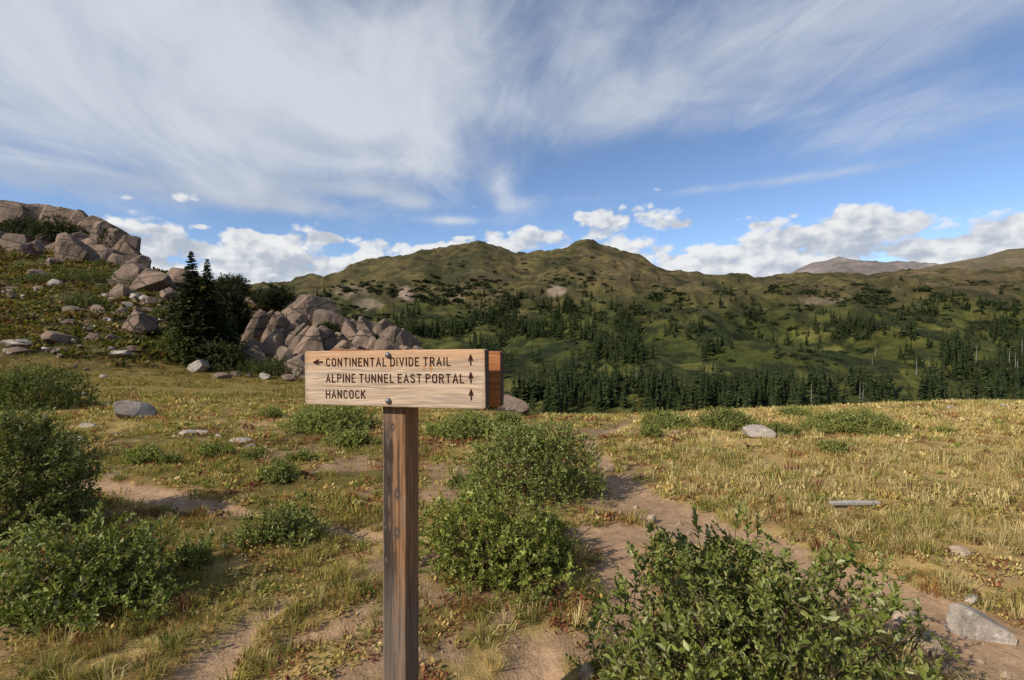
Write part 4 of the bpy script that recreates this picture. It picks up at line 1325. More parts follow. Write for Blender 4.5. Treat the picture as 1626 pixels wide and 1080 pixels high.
willow('dark green rounded bush at the foot of the yellow slope', 10, 652, 180, 72, 1500, 'fard', seed=31, lump=0.16, **FARD)
willow('wide dark green willow mound behind the sign post', 515, 687, 162, 44, 900, 'far', seed=37, lump=0.18, **FARG)
willow('small bright bush at the end of the wide willow mound', 427, 665, 40, 20, 130, 'far', seed=41, **FARG)
willow('small low willow in front of the wide mound', 552, 711, 80, 26, 260, 'far', seed=43, lump=0.3, **FARG)
willow('spreading grey green willow behind the big dense dome', 735, 697, 130, 40, 600, 'far', seed=47, lump=0.25, **FARG)
willow('grey green willow tuft at the top of the big dome', 805, 680, 60, 30, 260, 'far', seed=49, lump=0.25, **FARG)
willow('low bright willow beside a pair of flat pale stones', 330, 727, 72, 24, 150, 'midy', seed=53, lump=0.4, rmin=0.2, **MIDY)
willow('little round willow on the reddish turf', 222, 737, 62, 30, 170, 'midy', seed=57, lump=0.3, **MIDY)
willow('little willow at the edge of the side trail', 437, 768, 58, 36, 170, 'mid', seed=59, lump=0.3, **MID)
willow('tiny straggly willow beside the flat pale stones', 398, 733, 46, 18, 70, 'mid', seed=61, lump=0.4, **MID)
willow('rounded willow behind the pale grey boulder', 1166, 683, 108, 36, 560, 'far', seed=67, lump=0.2, **FARG)
willow('low ragged willow at the head of the trail', 1062, 682, 92, 30, 420, 'far', seed=71, lump=0.35, **FARG)
willow('small willow tuft on the trail bank', 1036, 696, 42, 24, 150, 'far', seed=73, lump=0.3, **FARG)
willow('long low willow mat in the golden grass', 1378, 690, 176, 34, 820, 'far', seed=79, lump=0.2, **FARG)
willow('low creeping willow right of the pale grey boulder', 1246, 693, 60, 20, 180, 'far', seed=83, lump=0.3, **FARG)
willow('distant willow clump on the meadow crest', 1266, 662, 56, 16, 200, 'far', seed=89, lump=0.3, **FARG)
willow('sparse low willow among golden grass', 1330, 722, 52, 18, 80, 'far', seed=97, lump=0.4, **FARG)
willow('tiny willow sprouts between post and big dome', 735, 778, 60, 22, 60, 'mid', seed=99, lump=0.4, **MID)
for i, (px, py, w, h, lab) in enumerate([(870, 850, 90, 40, 'low willow sprigs between the big dome and the yellow green willow'), (740, 830, 80, 30, 'low willow sprigs behind the yellow green willow near the post'), (300, 905, 60, 30, 'low willow sprig at the end of the spreading willow'), (1050, 880, 30, 14, 'tiny willow sprig growing in the bare trail'),
        (690, 690, 30, 16, 'tiny willow left of the spreading grey green willow'), (900, 660, 26, 8, 'tiny willow on the crest beyond the big dome'), (1500, 690, 40, 12, 'tiny willow right of the long low mat'), (265, 740, 40, 12, 'tiny willow next to the little round willow'), (470, 735, 60, 14, 'flat willow patch behind the little trailside willow')]):
    willow(lab, px, py, w, h, 40 + int(w * 0.5), 'midy', seed=200 + i, lump=0.4, rmin=0.2, group='low willow sprigs in the turf', **MIDY)

# willows and thickets on the rocky hill
HB = dict(length=0.3, nleaf=12, L=0.085, W=0.045, hi=False, pal=3, stem=False)
HG = dict(length=0.3, nleaf=12, L=0.085, W=0.045, hi=False, pal=5, stem=False)
willow('big green willow thicket at the foot of the spruces', 272, 575, 84, 62, 700, 'hg', seed=301, lump=0.25, cat='thicket', **HG)
willow('dark willow thicket below the leaning slabs', 425, 600, 130, 34, 600, 'hb', seed=303, lump=0.3, cat='thicket', **HB)
willow('dark willow thicket at the spruce roots', 340, 590, 90, 48, 600, 'hb', seed=304, lump=0.25, cat='thicket', **HB)
HSL = ['wide green shrub on the open middle of the hillside', 'longest green shrub strip below the crag', 'green shrub left of the longest shrub strip', 'green shrub right of the longest shrub strip', 'small round shrub beside the dark pink boulder', 'small low shrub just under the crag boulders', 'thin low shrub above the longest shrub strip', 'tiny round shrub on the mossy slope', 'shrub against the broad smooth skyline boulder', 'shrub beside the large wedge boulder', 'low shrub below the large wedge boulder', 'thin shrub strip at the foot of the crag', 'shrub at the far left flank of the hill']
for i, (px, py, w, h, k) in enumerate([(124, 488, 70, 22, 'hg'), (100, 450, 88, 20, 'hg'), (48, 452, 50, 16, 'hg'), (150, 448, 60, 18, 'hg'), (160, 468, 26, 16, 'hg'), (20, 432, 30, 10, 'hg'), (95, 436, 36, 8, 'hg'), (45, 476, 18, 9, 'hg'), (180, 445, 30, 18, 'hg'), (252, 505, 40, 18, 'hg'), (205, 545, 40, 12, 'hg'), (150, 424, 50, 8, 'hg'), (-50, 470, 60, 20, 'hg')]):
    willow(HSL[i], px, py, w, h, int(40 + w * h * 0.16), k, seed=310 + i, lump=0.35, group='low shrubs among the hillside rocks', cat='shrub', name='shrub', **(HG if k == 'hg' else HB))

# dwarf conifers (krummholz) hugging the rocks
KH = dict(length=0.34, nleaf=16, L=0.12, W=0.040, hi=False, pal=4, stem=False)
for i, (px, py, w, h, lab) in enumerate([
    (72, 393, 96, 42, 'dark dwarf conifer thicket under the summit crag'), (18, 382, 70, 34, 'dark dwarf conifer thicket at the left of the summit crag'),
    (100, 396, 26, 18, 'round dwarf conifer beside the leaning crag slab'), (142, 412, 34, 22, 'dwarf conifer in a cleft of the crag'), (166, 404, 40, 34, 'dwarf conifer draped over the crag edge'),
    (192, 416, 30, 22, 'dwarf conifer below the crag edge'), (214, 421, 22, 20, 'dwarf conifer where the crag meets the skyline'),
    (358, 476, 64, 34, 'dark dwarf conifer dome right of the spruces'), (430, 497, 66, 40, 'broad dwarf conifer mat above the leaning slabs'), (405, 488, 34, 22, 'small dwarf conifer between the skyline blocks'),
    (549, 514, 26, 20, 'round dwarf conifer on top of the broken outcrop'), (515, 538, 54, 22, 'dwarf conifer mat across the cracked slabs'), (597, 556, 36, 20, 'dwarf conifer low on the broken outcrop'), (668, 558, 30, 14, 'dwarf conifer at the end of the broken outcrop'),
    (320, 565, 90, 60, 'black green conifer thicket around the spruce trunks'), (352, 530, 84, 66, 'tall conifer thicket leaning on the slabs'), (290, 500, 40, 30, 'ragged conifer thicket left of the spruce trunks')]):
    willow(lab, px, py, w, h, int(110 + w * h * 0.42), 'kh', seed=400 + i, lump=0.3, cat='dwarf conifer', name='dwarf_conifer', **KH)

# ------------------------------------------------------------------ conifers
def conifer_arrays(seed, h, w, whorls, per, sprays, hi=True, bare=0.06, sparse=0.0):
    rng = np.random.default_rng(seed)
    crown, trunk = Geo(), Geo()
    pts = [np.array([rng.normal() * 0.01 * h * t, rng.normal() * 0.01 * h * t, t * h - 0.02 * h]) for t in np.linspace(0, 1, 6)]
    v, t = tube(pts, np.linspace(0.022, 0.002, 6) * h, 5)
    trunk.add(v, t, (0.09, 0.07, 0.055))
    PALN = [(0.024, 0.036, 0.011), (0.034, 0.048, 0.014), (0.016, 0.024, 0.008), (0.046, 0.058, 0.017)]
    for i in range(whorls):
        f = (i + rng.uniform(-0.3, 0.3)) / whorls
        z = h * (bare + (1 - bare) * min(0.985, max(0, f)))
        prof = (1 - f) ** 0.9 * (0.75 + 0.25 * min(1, f * 6)) + 0.03
        for b in range(per):
            if rng.random() < sparse: continue
            az = rng.uniform(0, 2 * math.pi)
            L = w / 2 * max(0.05, prof) * rng.uniform(0.6, 1.15)
            dr = rng.uniform(0.15, 0.7) * (1 - f * 0.5) - 0.35 * f ** 3
            z = h * (bare + (1 - bare) * min(0.99, max(0, f + rng.uniform(-0.6, 0.6) / whorls)))
            d = np.array([math.cos(az), math.sin(az), 0]); sd = np.array([-math.sin(az), math.cos(az), 0])
            c = np.array(PALN[rng.integers(0, 4)]) * rng.uniform(0.8, 1.25)
            if not hi:
                bw = L * rng.uniform(0.32, 0.5) + 0.01 * h
                z0 = np.array([0, 0, z])
                v = [z0 + d * L * 0.05 + np.array([0, 0, 0.035 * h]), z0 + d * L * 0.55 + sd * bw - np.array([0, 0, L * dr * 0.5]), z0 + d * L - np.array([0, 0, L * dr]), z0 + d * L * 0.55 - sd * bw - np.array([0, 0, L * dr * 0.5 + 0.01 * h])]
                crown.add(v, [(0, 1, 2), (0, 2, 3)], c)
                continue
            for k in range(sprays):
                t = (k + rng.random()) / sprays
                p = np.array([0, 0, z]) + d * L * t - np.array([0, 0, L * dr * t * t])
                for sgn in (-1, 1):
                    a = rng.uniform(0.4, 1.0) * sgn
                    q = d * math.cos(a) + sd * math.sin(a) + np.array([0, 0, rng.uniform(-0.4, 0.15)])
                    sl = L * 0.34 * rng.uniform(0.6, 1.2) * (1.15 - 0.6 * t) + 0.012 * h
                    n = np.cross(q, [0, 0, 1.0]); n /= np.linalg.norm(n) + 1e-9
                    n = n * math.cos(0.6) + np.array([0, 0, 1]) * rng.normal() * 0.5
                    ww = sl * 0.22
                    crown.add([p, p + q * sl * 0.5 + n * ww, p + q * sl, p + q * sl * 0.5 - n * ww], [(0, 1, 2), (0, 2, 3)], c * rng.uniform(0.8, 1.2))
    return crown, trunk

def spruce(label, px, py, hpx, wpx, seed, whorls=34, per=7, sprays=6, sparse=0.0, bare=0.06, Y=None):
    if Y is None: p = at(px, py)
    else:
        x = (px - CX) / FPX * Y; p = np.array([x, Y, gz(x, Y)])
    s = p[1] / FPX
    cr, tr = conifer_arrays(seed, hpx * s, wpx * s, whorls, per, sprays, True, bare, sparse)
    root = empty('spruce_tree', tuple(p))
    tag(root, label, 'spruce tree')
    link('trunk', tr.mesh('trunk', M['bark'], True), root)
    link('crown', cr.mesh('crown', M['needle']), root)
spruce('tallest dark spruce on the rocky hill', 304, 572, 174, 78, 1, 60, 10, 6)
spruce('second tall dark spruce close beside the tallest', 329, 574, 164, 70, 2, 56, 10, 6)
spruce('young spruce at the left of the tall pair', 275, 540, 84, 48, 3, 30, 8, 5)
spruce('half height spruce between the tall pair and the slabs', 318, 580, 110, 84, 4, 40, 10, 6)
spruce('bushy spruce right of the tall pair', 350, 576, 96, 80, 5, 36, 10, 6)
spruce('short spruce tip on the skyline boulders', 272, 448, 22, 16, 6, 10, 6, 4)
spruce('stunted spruce tip next to the skyline boulders', 262, 450, 14, 14, 7, 8, 6, 4)
spruce('bare thin spruce standing on the summit crag', 76, 352, 34, 16, 8, 12, 4, 3, 0.45, 0.1)
spruce('small dark spruce on the summit crag', 48, 350, 20, 12, 9, 10, 6, 4)
spruce('tiny spruce on the shoulder of the crag', 160, 376, 18, 8, 10, 8, 5, 3)

# ------------------------------------------------------------------ forest and scrub on the mountain
def forest():
    q = np.random.default_rng(77)
    CL = [(830, 505, 60, 26, 1.0), (760, 540, 60, 26, 0.7), (870, 520, 26, 26, 0.9), (990, 500, 10, 8, 0.8), (1035, 540, 26, 26, 0.8), (1110, 520, 16, 12, 0.4), (1190, 500, 18, 10, 0.7), (1350, 527, 30, 9, 1.0), (1380, 525, 20, 8, 0.8), (1450, 540, 24, 12, 0.9), (1480, 560, 26, 14, 0.8),
          (1590, 545, 40, 30, 0.7), (1560, 590, 60, 26, 0.6), (1240, 545, 16, 8, 0.5), (950, 560, 60, 24, 0.8), (1060, 585, 30, 20, 0.8), (1140, 570, 14, 14, 0.7), (700, 530, 40, 14, 0.6), (1300, 555, 14, 6, 0.5), (1265, 497, 12, 6, 0.6), (1300, 495, 12, 6, 0.7), (1010, 520, 16, 10, 0.6), (1460, 490, 36, 8, 0.9), (1560, 485, 26, 10, 0.8), (1360, 478, 26, 6, 0.8), (1120, 478, 40, 6, 0.5), (1400, 570, 10, 8, 0.4), (900, 490, 20, 8, 0.6), (830, 470, 22, 8, 0.6), (740, 500, 30, 10, 0.5)]
    N = 30000
    px, py = q.uniform(430, 2050, N), q.uniform(440, 662, N)
    D = np.zeros(N)
    for (x, y, sx, sy, a) in CL:
        D += a * np.exp(-0.5 * (((px - x) / sx) ** 2 + ((py - y) / sy) ** 2))
    D += 0.5 * sm(py, 585, 625) * (1 - 0.5 * np.exp(-0.5 * (((px - 1340) / 130) ** 2 + ((py - 590) / 18) ** 2)))
    D += 0.5 * sm(px, 1640, 1750) * sm(py, 480, 560)
    D += 0.05
    cl = fbm(np.stack([px / 40, py / 22, px * 0], -1), 4, 5)
    D *= sm(cl, 0.42, 0.62) * 1.8
    D *= 1 - 0.9 * np.exp(-0.5 * (((px - 1230) / 130) ** 2 + ((py - 575) / 22) ** 2))
    size = (py / 560) ** 3
    keep = q.random(N) < D * 0.36
    px, py = px[keep], py[keep]
    w = raycast(px, py, 130, 900, base_z, 110)
    ok = ~np.isnan(w[:, 0])
    w, py, px = w[ok], py[ok], px[ok]
    # more trees on the valley floor whose feet the crest hides
    k = 1300
    Y = q.uniform(150, 232, k); X = (q.uniform(640, 2150, k) - CX) / FPX * Y
    cl = fbm2(X, Y, 22, 3, 6)
    kk = (cl > 0.54) & (q.random(k) < 0.8)
    w = np.vstack([w, np.stack([X[kk], Y[kk], X[kk] * 0], -1)])
    n = len(w)
    w[:, 2] = base_z(w[:, 0], w[:, 1])
    hgt = np.interp(w[:, 1], [150, 230, 330, 450, 650], [9.8, 9.4, 7.8, 6.0, 4.0]) * q.lognormal(-0.28, 0.40, n).clip(0.22, 1.4)
    T = []
    for i in range(7):
        cr, tr = conifer_arrays(500 + i, 1.0, [0.38, 0.32, 0.44, 0.34, 0.50, 0.30, 0.42][i], 16, 7, 0, False, 0.04)
        a, b = cr.arrays(), tr.arrays()
        T.append((np.vstack([a[0], b[0]]), np.vstack([a[1], b[1] + len(a[0])]), np.vstack([a[2], b[2]])))
    ME = [mesh_arrays('subalpine_fir', v, tris=t, col=c, mats=(M['needle'],)) for v, t, c in T]
    which = q.integers(0, 7, n)
    fat = q.uniform(0.85, 1.25, n) * np.interp(w[:, 1], [300, 500], [1.0, 1.5])
    rot = q.uniform(0, 6.28, n)
    # which ones show largest: apparent height of what clears the meadow crest
    pxp = CX + FPX * w[:, 0] / w[:, 1]
    crest = np.interp(pxp, [640, 850, 1000, 1260, 1626, 2100], [600, 660, 660, 650, 640, 640])
    topy = CY - (w[:, 2] + hgt - EYE) / w[:, 1] * FPX
    foot = np.minimum(CY - (w[:, 2] - EYE) / w[:, 1] * FPX, crest)
    app = np.where((pxp > 430) & (pxp < 1630), foot - topy, 0)
    vis = np.argsort(-app)
    solo = vis[:300]
    for i in solo:
        o = link('subalpine_fir', ME[which[i]], loc=w[i])
        o.scale = (hgt[i] * fat[i], hgt[i] * fat[i], hgt[i])
        o.rotation_euler = (0, 0, rot[i])
        form = 'slender' if which[i] in (1, 5, 3) else ('broad' if which[i] in (4, 2) else 'narrow')
        size_ = 'tall' if hgt[i] > 9.5 else ('short' if hgt[i] < 6.5 else 'middling')
        where = 'on the valley floor just beyond the meadow crest' if w[i][1] < 235 else ('at the foot of the far slope' if w[i][1] < 290 else 'in a clump on the open far slope')
        tag(o, '%s %s dark fir %s' % (size_, form, where), 'fir tree', 'firs of the valley forest')
    rest = vis[300:]
    G = Geo()
    for k in range(7):
        ii = rest[which[rest] == k]
        if not len(ii): continue
        v, t, c = T[k]
        cz, sz = np.cos(rot[ii]), np.sin(rot[ii])
        R = np.zeros((len(ii), 3, 3)); R[:, 0, 0] = cz; R[:, 0, 1] = -sz; R[:, 1, 0] = sz; R[:, 1, 1] = cz; R[:, 2, 2] = 1
        vv, tt = instances(v, t, R, w[ii], np.stack([hgt[ii] * fat[ii], hgt[ii] * fat[ii], hgt[ii]], -1))
        G.add(vv, tt, np.tile(c, (len(ii), 1)))
    tag(link('distant_forest', G.mesh('distant_forest', M['needle'])), 'dark fir forest spread in clumps over the far slope', 'forest', kind='stuff')
    print('forest trees', n)
    # grey dead trunks on the valley floor
    for (x, y, hh) in [(1288, 640, 34), (1365, 640, 36), (1370, 642, 30), (1380, 636, 24), (1455, 596, 30), (1474, 606, 34), (1550, 578, 30), (1590, 636, 26), (1615, 610, 40), (1612, 596, 36), (1622, 580, 44), (1390, 566, 20), (1385, 580, 16), (1215, 612, 18), (1530, 612, 20), (1010, 600, 18), (1602, 600, 46), (930, 606, 14)]:
        p = raycast([x], [y], 130, 600, base_z)[0]
        if np.isnan(p[0]): continue
        p[2] = base_z(p[0:1], p[1:2])[0]
        H = hh * p[1] / FPX
        G = Geo()
        v, t = tube([(0, 0, -0.3), (0.02 * H, 0, H * 0.5), (0.03 * H, 0.01 * H, H)], np.array([0.022, 0.014, 0.003]) * H, 5)
        G.add(v, t)
        for b in range(14):
            zb = q.uniform(0.25, 0.95); az = q.uniform(0, 6.3); L = 0.13 * H * (1.1 - zb)
            v, t = tube([(0.02 * H, 0, zb * H), (0.02 * H + L * math.cos(az), L * math.sin(az), zb * H - 0.2 * L)], [0.004 * H, 0.001 * H], 3)
            G.add(v, t)
        o = link('dead_tree', G.mesh('dead_tree', M['deadwood']), loc=p)
        tag(o, 'bare grey dead trunk standing among the dark firs', 'dead tree', 'dead trunks in the valley forest')

    # dark scrub mats higher up the slope
    q = np.random.default_rng(88)
    N = 26000
    px, py = q.uniform(440, 2000, N), q.uniform(395, 600, N)
    cl = fbm(np.stack([px / 40, py / 14, px * 0 + 3], -1), 4, 9)
    D = sm(cl, 0.46, 0.62)
    D *= 0.25 + 0.9 * np.exp(-0.5 * ((py - 462) / 28) ** 2) + 0.5 * np.exp(-0.5 * (((px - 620) / 140) ** 2 + ((py - 480) / 40) ** 2))
    crest = np.interp(px, [440, 520, 600, 662, 715, 760, 810, 850, 905, 935, 1000, 1060, 1150, 1400, 1626], [455, 437, 416, 403, 398, 391, 402, 406, 389, 384, 408, 429, 440, 436, 425])
    D *= sm(py - crest, 6, 38)
    keep = q.random(N) < D * 0.28
    px, py = px[keep], py[keep]
    w = raycast(px, py, 150, 1000, base_z, 110)
    ok = ~np.isnan(w[:, 0]); w = w[ok]; n = len(w)
    w[:, 2] = base_z(w[:, 0], w[:, 1])
    T = []
    for i in range(5):
        r2 = np.random.default_rng(900 + i)
        pos, ax = bush_points(r2, 46, 2.0, 0.62, 2.0, 0.55, 0.3, i)
        G = Geo()
        for p_, a_ in zip(pos, ax):
            a_ = a_ / np.linalg.norm(a_); s_ = np.cross(a_, r2.normal(size=3)); s_ /= np.linalg.norm(s_)
            G.add([p_ - a_ * 0.3 - s_ * 0.16, p_ - a_ * 0.3 + s_ * 0.16, p_ + a_ * 0.12], [(0, 1, 2)], np.array((0.022, 0.031, 0.011)) * r2.uniform(0.7, 1.7))
            s2 = np.cross(a_, s_)
            G.add([p_ - a_ * 0.3 - s2 * 0.2, p_ - a_ * 0.3 + s2 * 0.2, p_ + a_ * 0.05], [(0, 1, 2)], np.array((0.022, 0.031, 0.011)) * r2.uniform(0.7, 1.7))
        T.append(G.arrays())
    ME = [mesh_arrays('mountain_shrub', v, tris=t, col=c, mats=(M['needle'],)) for v, t, c in T]
    sz = np.interp(w[:, 1], [200, 400, 800], [1.3, 2.3, 3.6]) * q.lognormal(0, 0.35, n)
    app = sz / w[:, 1] * ((CX + FPX * w[:, 0] / w[:, 1]) < 1640)
    order = np.argsort(-app); which = q.integers(0, 5, n); rot = q.uniform(0, 6.3, n)
    for i in order[:220]:
        o = link('mountain_shrub', ME[which[i]], loc=w[i]); o.scale = (sz[i] * 1.2, sz[i], sz[i] * 0.9); o.rotation_euler = (0, 0, rot[i])
        tag(o, '%s dark conifer mat on the %s' % ('large' if sz[i] > 3.2 else 'small', 'upper mountainside near the ridge' if w[i][1] > 600 else ('middle of the far mountainside' if w[i][1] > 380 else 'lower green part of the far slope')), 'shrub', 'dark shrub mats on the mountainside')
    G = Geo(); rest = order[220:]
    for k in range(5):
        ii = rest[which[rest] == k]
        v, t, c = T[k]
        R = frames(np.tile([[0, 0.05, 1.0]], (len(ii), 1)), rot[ii])
        vv, tt = instances(v, t, R, w[ii], np.stack([sz[ii] * 1.2, sz[ii], sz[ii] * 0.9], -1))
        G.add(vv, tt, np.tile(c, (len(ii), 1)))
    tag(link('mountain_scrub', G.mesh('mountain_scrub', M['needle'])), 'dark scrub dotted over the upper mountainside', 'scrub', kind='stuff')
    print('shrubs', n)
forest()

# ------------------------------------------------------------------ grass and ground cover
def tuft(seed, nb, h, spread, seg=2, wid=0.003, lean=0.6):
    rng = np.random.default_rng(seed)
    G = Geo()
    for b in range(nb):
        az = rng.uniform(0, 6.28); d = np.array([math.cos(az), math.sin(az), 0]); s = np.array([-math.sin(az), math.cos(az), 0])
        s = s * math.cos(1.0) + d * math.sin(1.0) * rng.choice([-1, 1]) if rng.random() < 0.4 else s
        o = d * spread * rng.random() ** 0.7 * 0.5
        L = h * rng.uniform(0.45, 1.1); ln = lean * rng.uniform(0.2, 1.2)
        p1 = o + d * L * ln * 0.35 + np.array([0, 0, L * 0.6]); p2 = o + d * L * ln + np.array([0, 0, L * (1 - 0.35 * ln)])
        w = wid * rng.uniform(0.7, 1.3)
        c = np.array((1, 1, 1.0)) * rng.uniform(0.7, 1.25)
        o = o - np.array([0, 0, 0.01])
        if seg == 2: G.add([o - s * w, o + s * w, p1 + s * w * 0.7, p1 - s * w * 0.7, p2], [(0, 1, 2), (0, 2, 3), (3, 2, 4)], c)
        else: G.add([o - s * w, o + s * w, p2], [(0, 1, 2)], c)
    return G.arrays()

def rosette(seed, nl, L, up=0.5):
    rng = np.random.default_rng(seed)
    G = Geo()
    for i in range(nl):
        az = rng.uniform(0, 6.28); pt = rng.uniform(0.25, 1.3)
        d = np.array([math.cos(az) * math.cos(pt), math.sin(az) * math.cos(pt), math.sin(pt) * up + 0.1]); s = np.array([-math.sin(az), math.cos(az), rng.normal() * 0.3])
        o = np.array([rng.normal() * L * 0.6, rng.normal() * L * 0.6, rng.uniform(0, L * 0.5)])
        l = L * rng.uniform(0.5, 1.2); w = l * 0.24
        G.add([o, o + d * l * 0.5 + s * w, o + d * l, o + d * l * 0.5 - s * w], [(0, 1, 2), (0, 2, 3)], np.array((1, 1, 1.0)) * rng.uniform(0.65, 1.3))
    return G.arrays()

STRAW, GOLD, OLIVE, GREEN, RED, RUST = (0.54, 0.43, 0.20), (0.46, 0.325, 0.115), (0.32, 0.275, 0.075), (0.175, 0.19, 0.042), (0.17, 0.05, 0.035), (0.27, 0.135, 0.05)
def scatter(q, n, Y0, Y1, u0, u1):
    Y = np.sqrt(q.uniform(Y0 ** 2, Y1 ** 2, n)); X = q.uniform(u0, u1, n) * Y
    return X, Y

def place_cover(name, label, cat, T, X, Y, Zs, cols, sc, q, up=None):
    G = Geo()
    which = q.integers(0, len(T), len(X))
    tilt = q.normal(size=(len(X), 3)) * 0.12 + np.array([0, 0, 1.0])
    R = frames(tilt, q.uniform(0, 6.28, len(X)))
    for k in range(len(T)):
        ii = np.where(which == k)[0]
        if not len(ii): continue
        v, t, c = T[k]
        vv, tt = instances(v, t, R[ii], np.stack([X[ii], Y[ii], Zs[ii]], -1), sc[ii])
        G.add(vv, tt, np.repeat(cols[ii], len(v), 0) * np.tile(c, (len(ii), 1)))
    o = link(name, G.mesh(name, M['grass']))
    return tag(o, label, cat, kind='stuff')

def pick(q, P, pal):
    """choose a palette row per item from weights P (n,k)"""
    c = np.cumsum(P / P.sum(1, keepdims=True), 1)
    k = (q.random(len(P))[:, None] > c).sum(1).clip(0, len(pal) - 1)
    return np.array(pal)[k] * q.uniform(0.8, 1.2, len(P))[:, None]

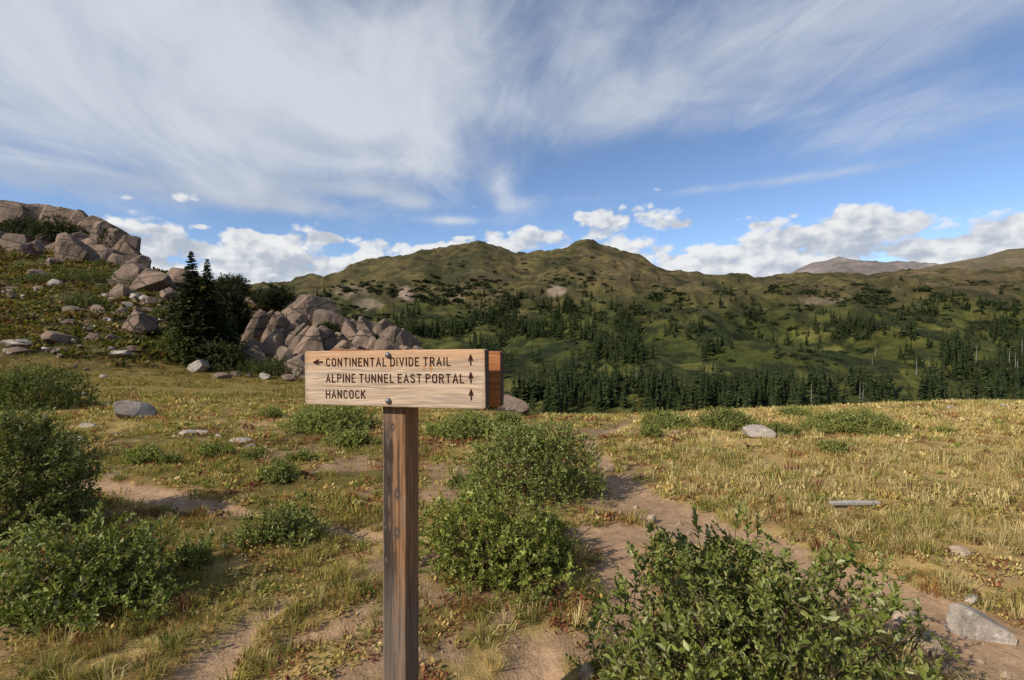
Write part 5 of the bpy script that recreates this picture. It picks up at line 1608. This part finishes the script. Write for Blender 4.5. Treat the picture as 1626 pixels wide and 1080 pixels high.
def meadow():
    q = np.random.default_rng(5)
    bands = [(1.6, 4.5, 5200, 2, 0.0018, 32, 0.085), (4.5, 8.0, 8500, 2, 0.0028, 20, 0.075), (8.0, 16.5, 17000, 1, 0.006, 18, 0.08)]
    for bi, (Y0, Y1, n, seg, wid, nb, h) in enumerate(bands):
        X, Y = scatter(q, n, Y0, Y1, -1.35, 1.35)
        soil, tr = soil_amount(X, Y)
        u = X / Y
        right = sm(u, 0.0, 0.5)
        cl = fbm2(X, Y, 0.7, 3, 201); big = fbm2(X, Y, 2.6, 3, 202)
        dens = sm(cl + 0.06 * right + 0.05 * sm(Y, 7, 12), 0.42, 0.58)
        keep = q.random(n) < dens * (1 - np.maximum(0.99 * sm(tr, 0.3, 0.7), 0.82 * sm(soil, 0.3, 0.8)))
        pk = at(1357, 806)
        keep &= ~((np.abs(X - pk[0]) < 0.30) & (Y - pk[1] < 0.10) & (Y - pk[1] > -0.32))
        X, Y, u, right, big = X[keep], Y[keep], u[keep], right[keep], big[keep]
        n = len(X)
        T = [tuft(1000 + 10 * bi + i, nb, h, 0.075 + 0.04 * bi, seg, wid, [0.7, 1.1, 0.9, 1.3, 0.8, 1.0][i]) for i in range(6)]
        P = np.stack([0.9 * right + 0.28 + 0.3 * sm(Y, 7, 12), 0.3 + 0 * right, 0.75 - 0.35 * right, 0.4 - 0.3 * right + 0.3 * sm(big, 0.5, 0.6), 0.03 + 0.25 * sm(fbm2(X, Y, 1.0, 3, 104), 0.56, 0.66), 0.06 + 0.4 * sm(fbm2(X, Y, 1.3, 3, 207), 0.54, 0.64)], -1)
        cols = pick(q, P, [STRAW, GOLD, OLIVE, GREEN, RED, RUST])
        sc = q.lognormal(-0.15, 0.33, n).clip(0.4, 1.7) * (1 + 0.2 * right)
        place_cover('dry_grass', ['dry grass tufts around the foot of the sign', 'dry grass tufts over the middle of the meadow', 'golden grass covering the far meadow'][bi], 'grass', T, X, Y, ground_z(X, Y), cols, sc, q)
    # slope towards the rocks
    n = 17000
    X, Y = scatter(q, n, 15, 33, -1.25, 0.0)
    Zs = ground_z(X, Y)
    keep = (q.random(n) < sm(fbm2(X, Y, 1.8, 3, 203), 0.38, 0.56)) & (Zs < 2.2) & (X / Y < -0.08)
    X, Y, Zs = X[keep], Y[keep], Zs[keep]
    P = np.tile([[0.35, 0.5, 0.9, 0.35, 0.03, 0.2]], (len(X), 1))
    place_cover('slope_grass', 'yellow grass on the slope below the rocky hill', 'grass', [tuft(1100 + i, 12, 0.12, 0.3, 1, 0.012, 0.9) for i in range(5)], X, Y, Zs, pick(q, P, [STRAW, GOLD, OLIVE, GREEN, RED, RUST]) * 0.75, q.uniform(0.7, 1.3, len(X)), q)
    # mossy plants on the rocky hill itself
    n = 9000
    X, Y = scatter(q, n, 24, 58, -1.2, -0.2)
    Zs = ground_z(X, Y)
    keep = (q.random(n) < sm(fbm2(X, Y, 2.2, 3, 204), 0.40, 0.56)) & (Zs > 0.3)
    X, Y, Zs = X[keep], Y[keep], Zs[keep]
    P = np.tile([[0.15, 0.35, 0.9, 0.9, 0.05, 0.3]], (len(X), 1))
    place_cover('hill_plants', 'mossy low plants covering the rocky hillside', 'ground cover', [rosette(1150 + i, 14, 0.26, 0.6) for i in range(5)], X, Y, Zs, pick(q, P, [STRAW, GOLD, OLIVE, GREEN, RED, RUST]) * 0.42, q.uniform(0.6, 1.6, len(X)), q)
    # low leafy plants
    for bi, (Y0, Y1, n, nl, L) in enumerate([(1.6, 4.5, 11000, 11, 0.028), (4.5, 9.0, 16000, 9, 0.042), (9.0, 16, 11000, 8, 0.07)]):
        X, Y = scatter(q, n, Y0, Y1, -1.35, 1.35)
        soil, tr = soil_amount(X, Y)
        cl = fbm2(X, Y, 0.5, 3, 211); red = fbm2(X, Y, 0.8, 3, 212)
        right = sm(X / Y, 0.1, 0.6)
        keep = q.random(n) < sm(cl, 0.40, 0.55) * (1 - np.maximum(0.99 * sm(tr, 0.3, 0.7), 0.75 * sm(soil, 0.3, 0.8))) * (1 - 0.1 * right)
        X, Y, red, right = X[keep], Y[keep], red[keep], right[keep]
        r = sm(red, 0.52, 0.62)
        P = np.stack([0.22 + 0.5 * right, 0.4 + 0.2 * right, 0.8 - 0.5 * r, 0.55 - 0.4 * r, (0.08 + 1.2 * r) * (1 - 0.65 * right), (0.38 + 0.7 * r) * (1 - 0.55 * right)], -1)
        cols = pick(q, P, [STRAW, GOLD, OLIVE, GREEN, RED, RUST])
        place_cover('ground_cover', ['small leafy plants between the nearest grass tufts', 'mats of small green and red plants in the meadow', 'low green mats on the far meadow'][bi], 'ground cover', [rosette(1200 + 10 * bi + i, nl, L, [0.5, 0.8, 0.35, 0.6][i % 4]) for i in range(6)], X, Y, ground_z(X, Y), cols, q.uniform(0.6, 1.4, len(X)), q)
    # gravel on the bare soil
    n = 7000
    X, Y = scatter(q, n, 1.6, 9, -1.3, 1.3)
    soil, tr = soil_amount(X, Y)
    keep = soil > 0.5
    X, Y = X[keep], Y[keep]; n = len(X)
    v1, t1 = rock_arrays(9, sub=2, ang=8, rough=0.06)
    s = q.lognormal(-5.3, 0.5, n).clip(0.002, 0.016)
    vv, tt = instances(v1, t1, frames(q.normal(size=(n, 3)), q.uniform(0, 6, n)), np.stack([X, Y, ground_z(X, Y)], -1), np.stack([s, s * 0.8, s * 0.6], -1))
    o = link('gravel', mesh_arrays('gravel', vv, tris=tt, mats=(M['tan'],)))
    tag(o, 'fine gravel on the bare trail soil', 'gravel', kind='stuff')
meadow()
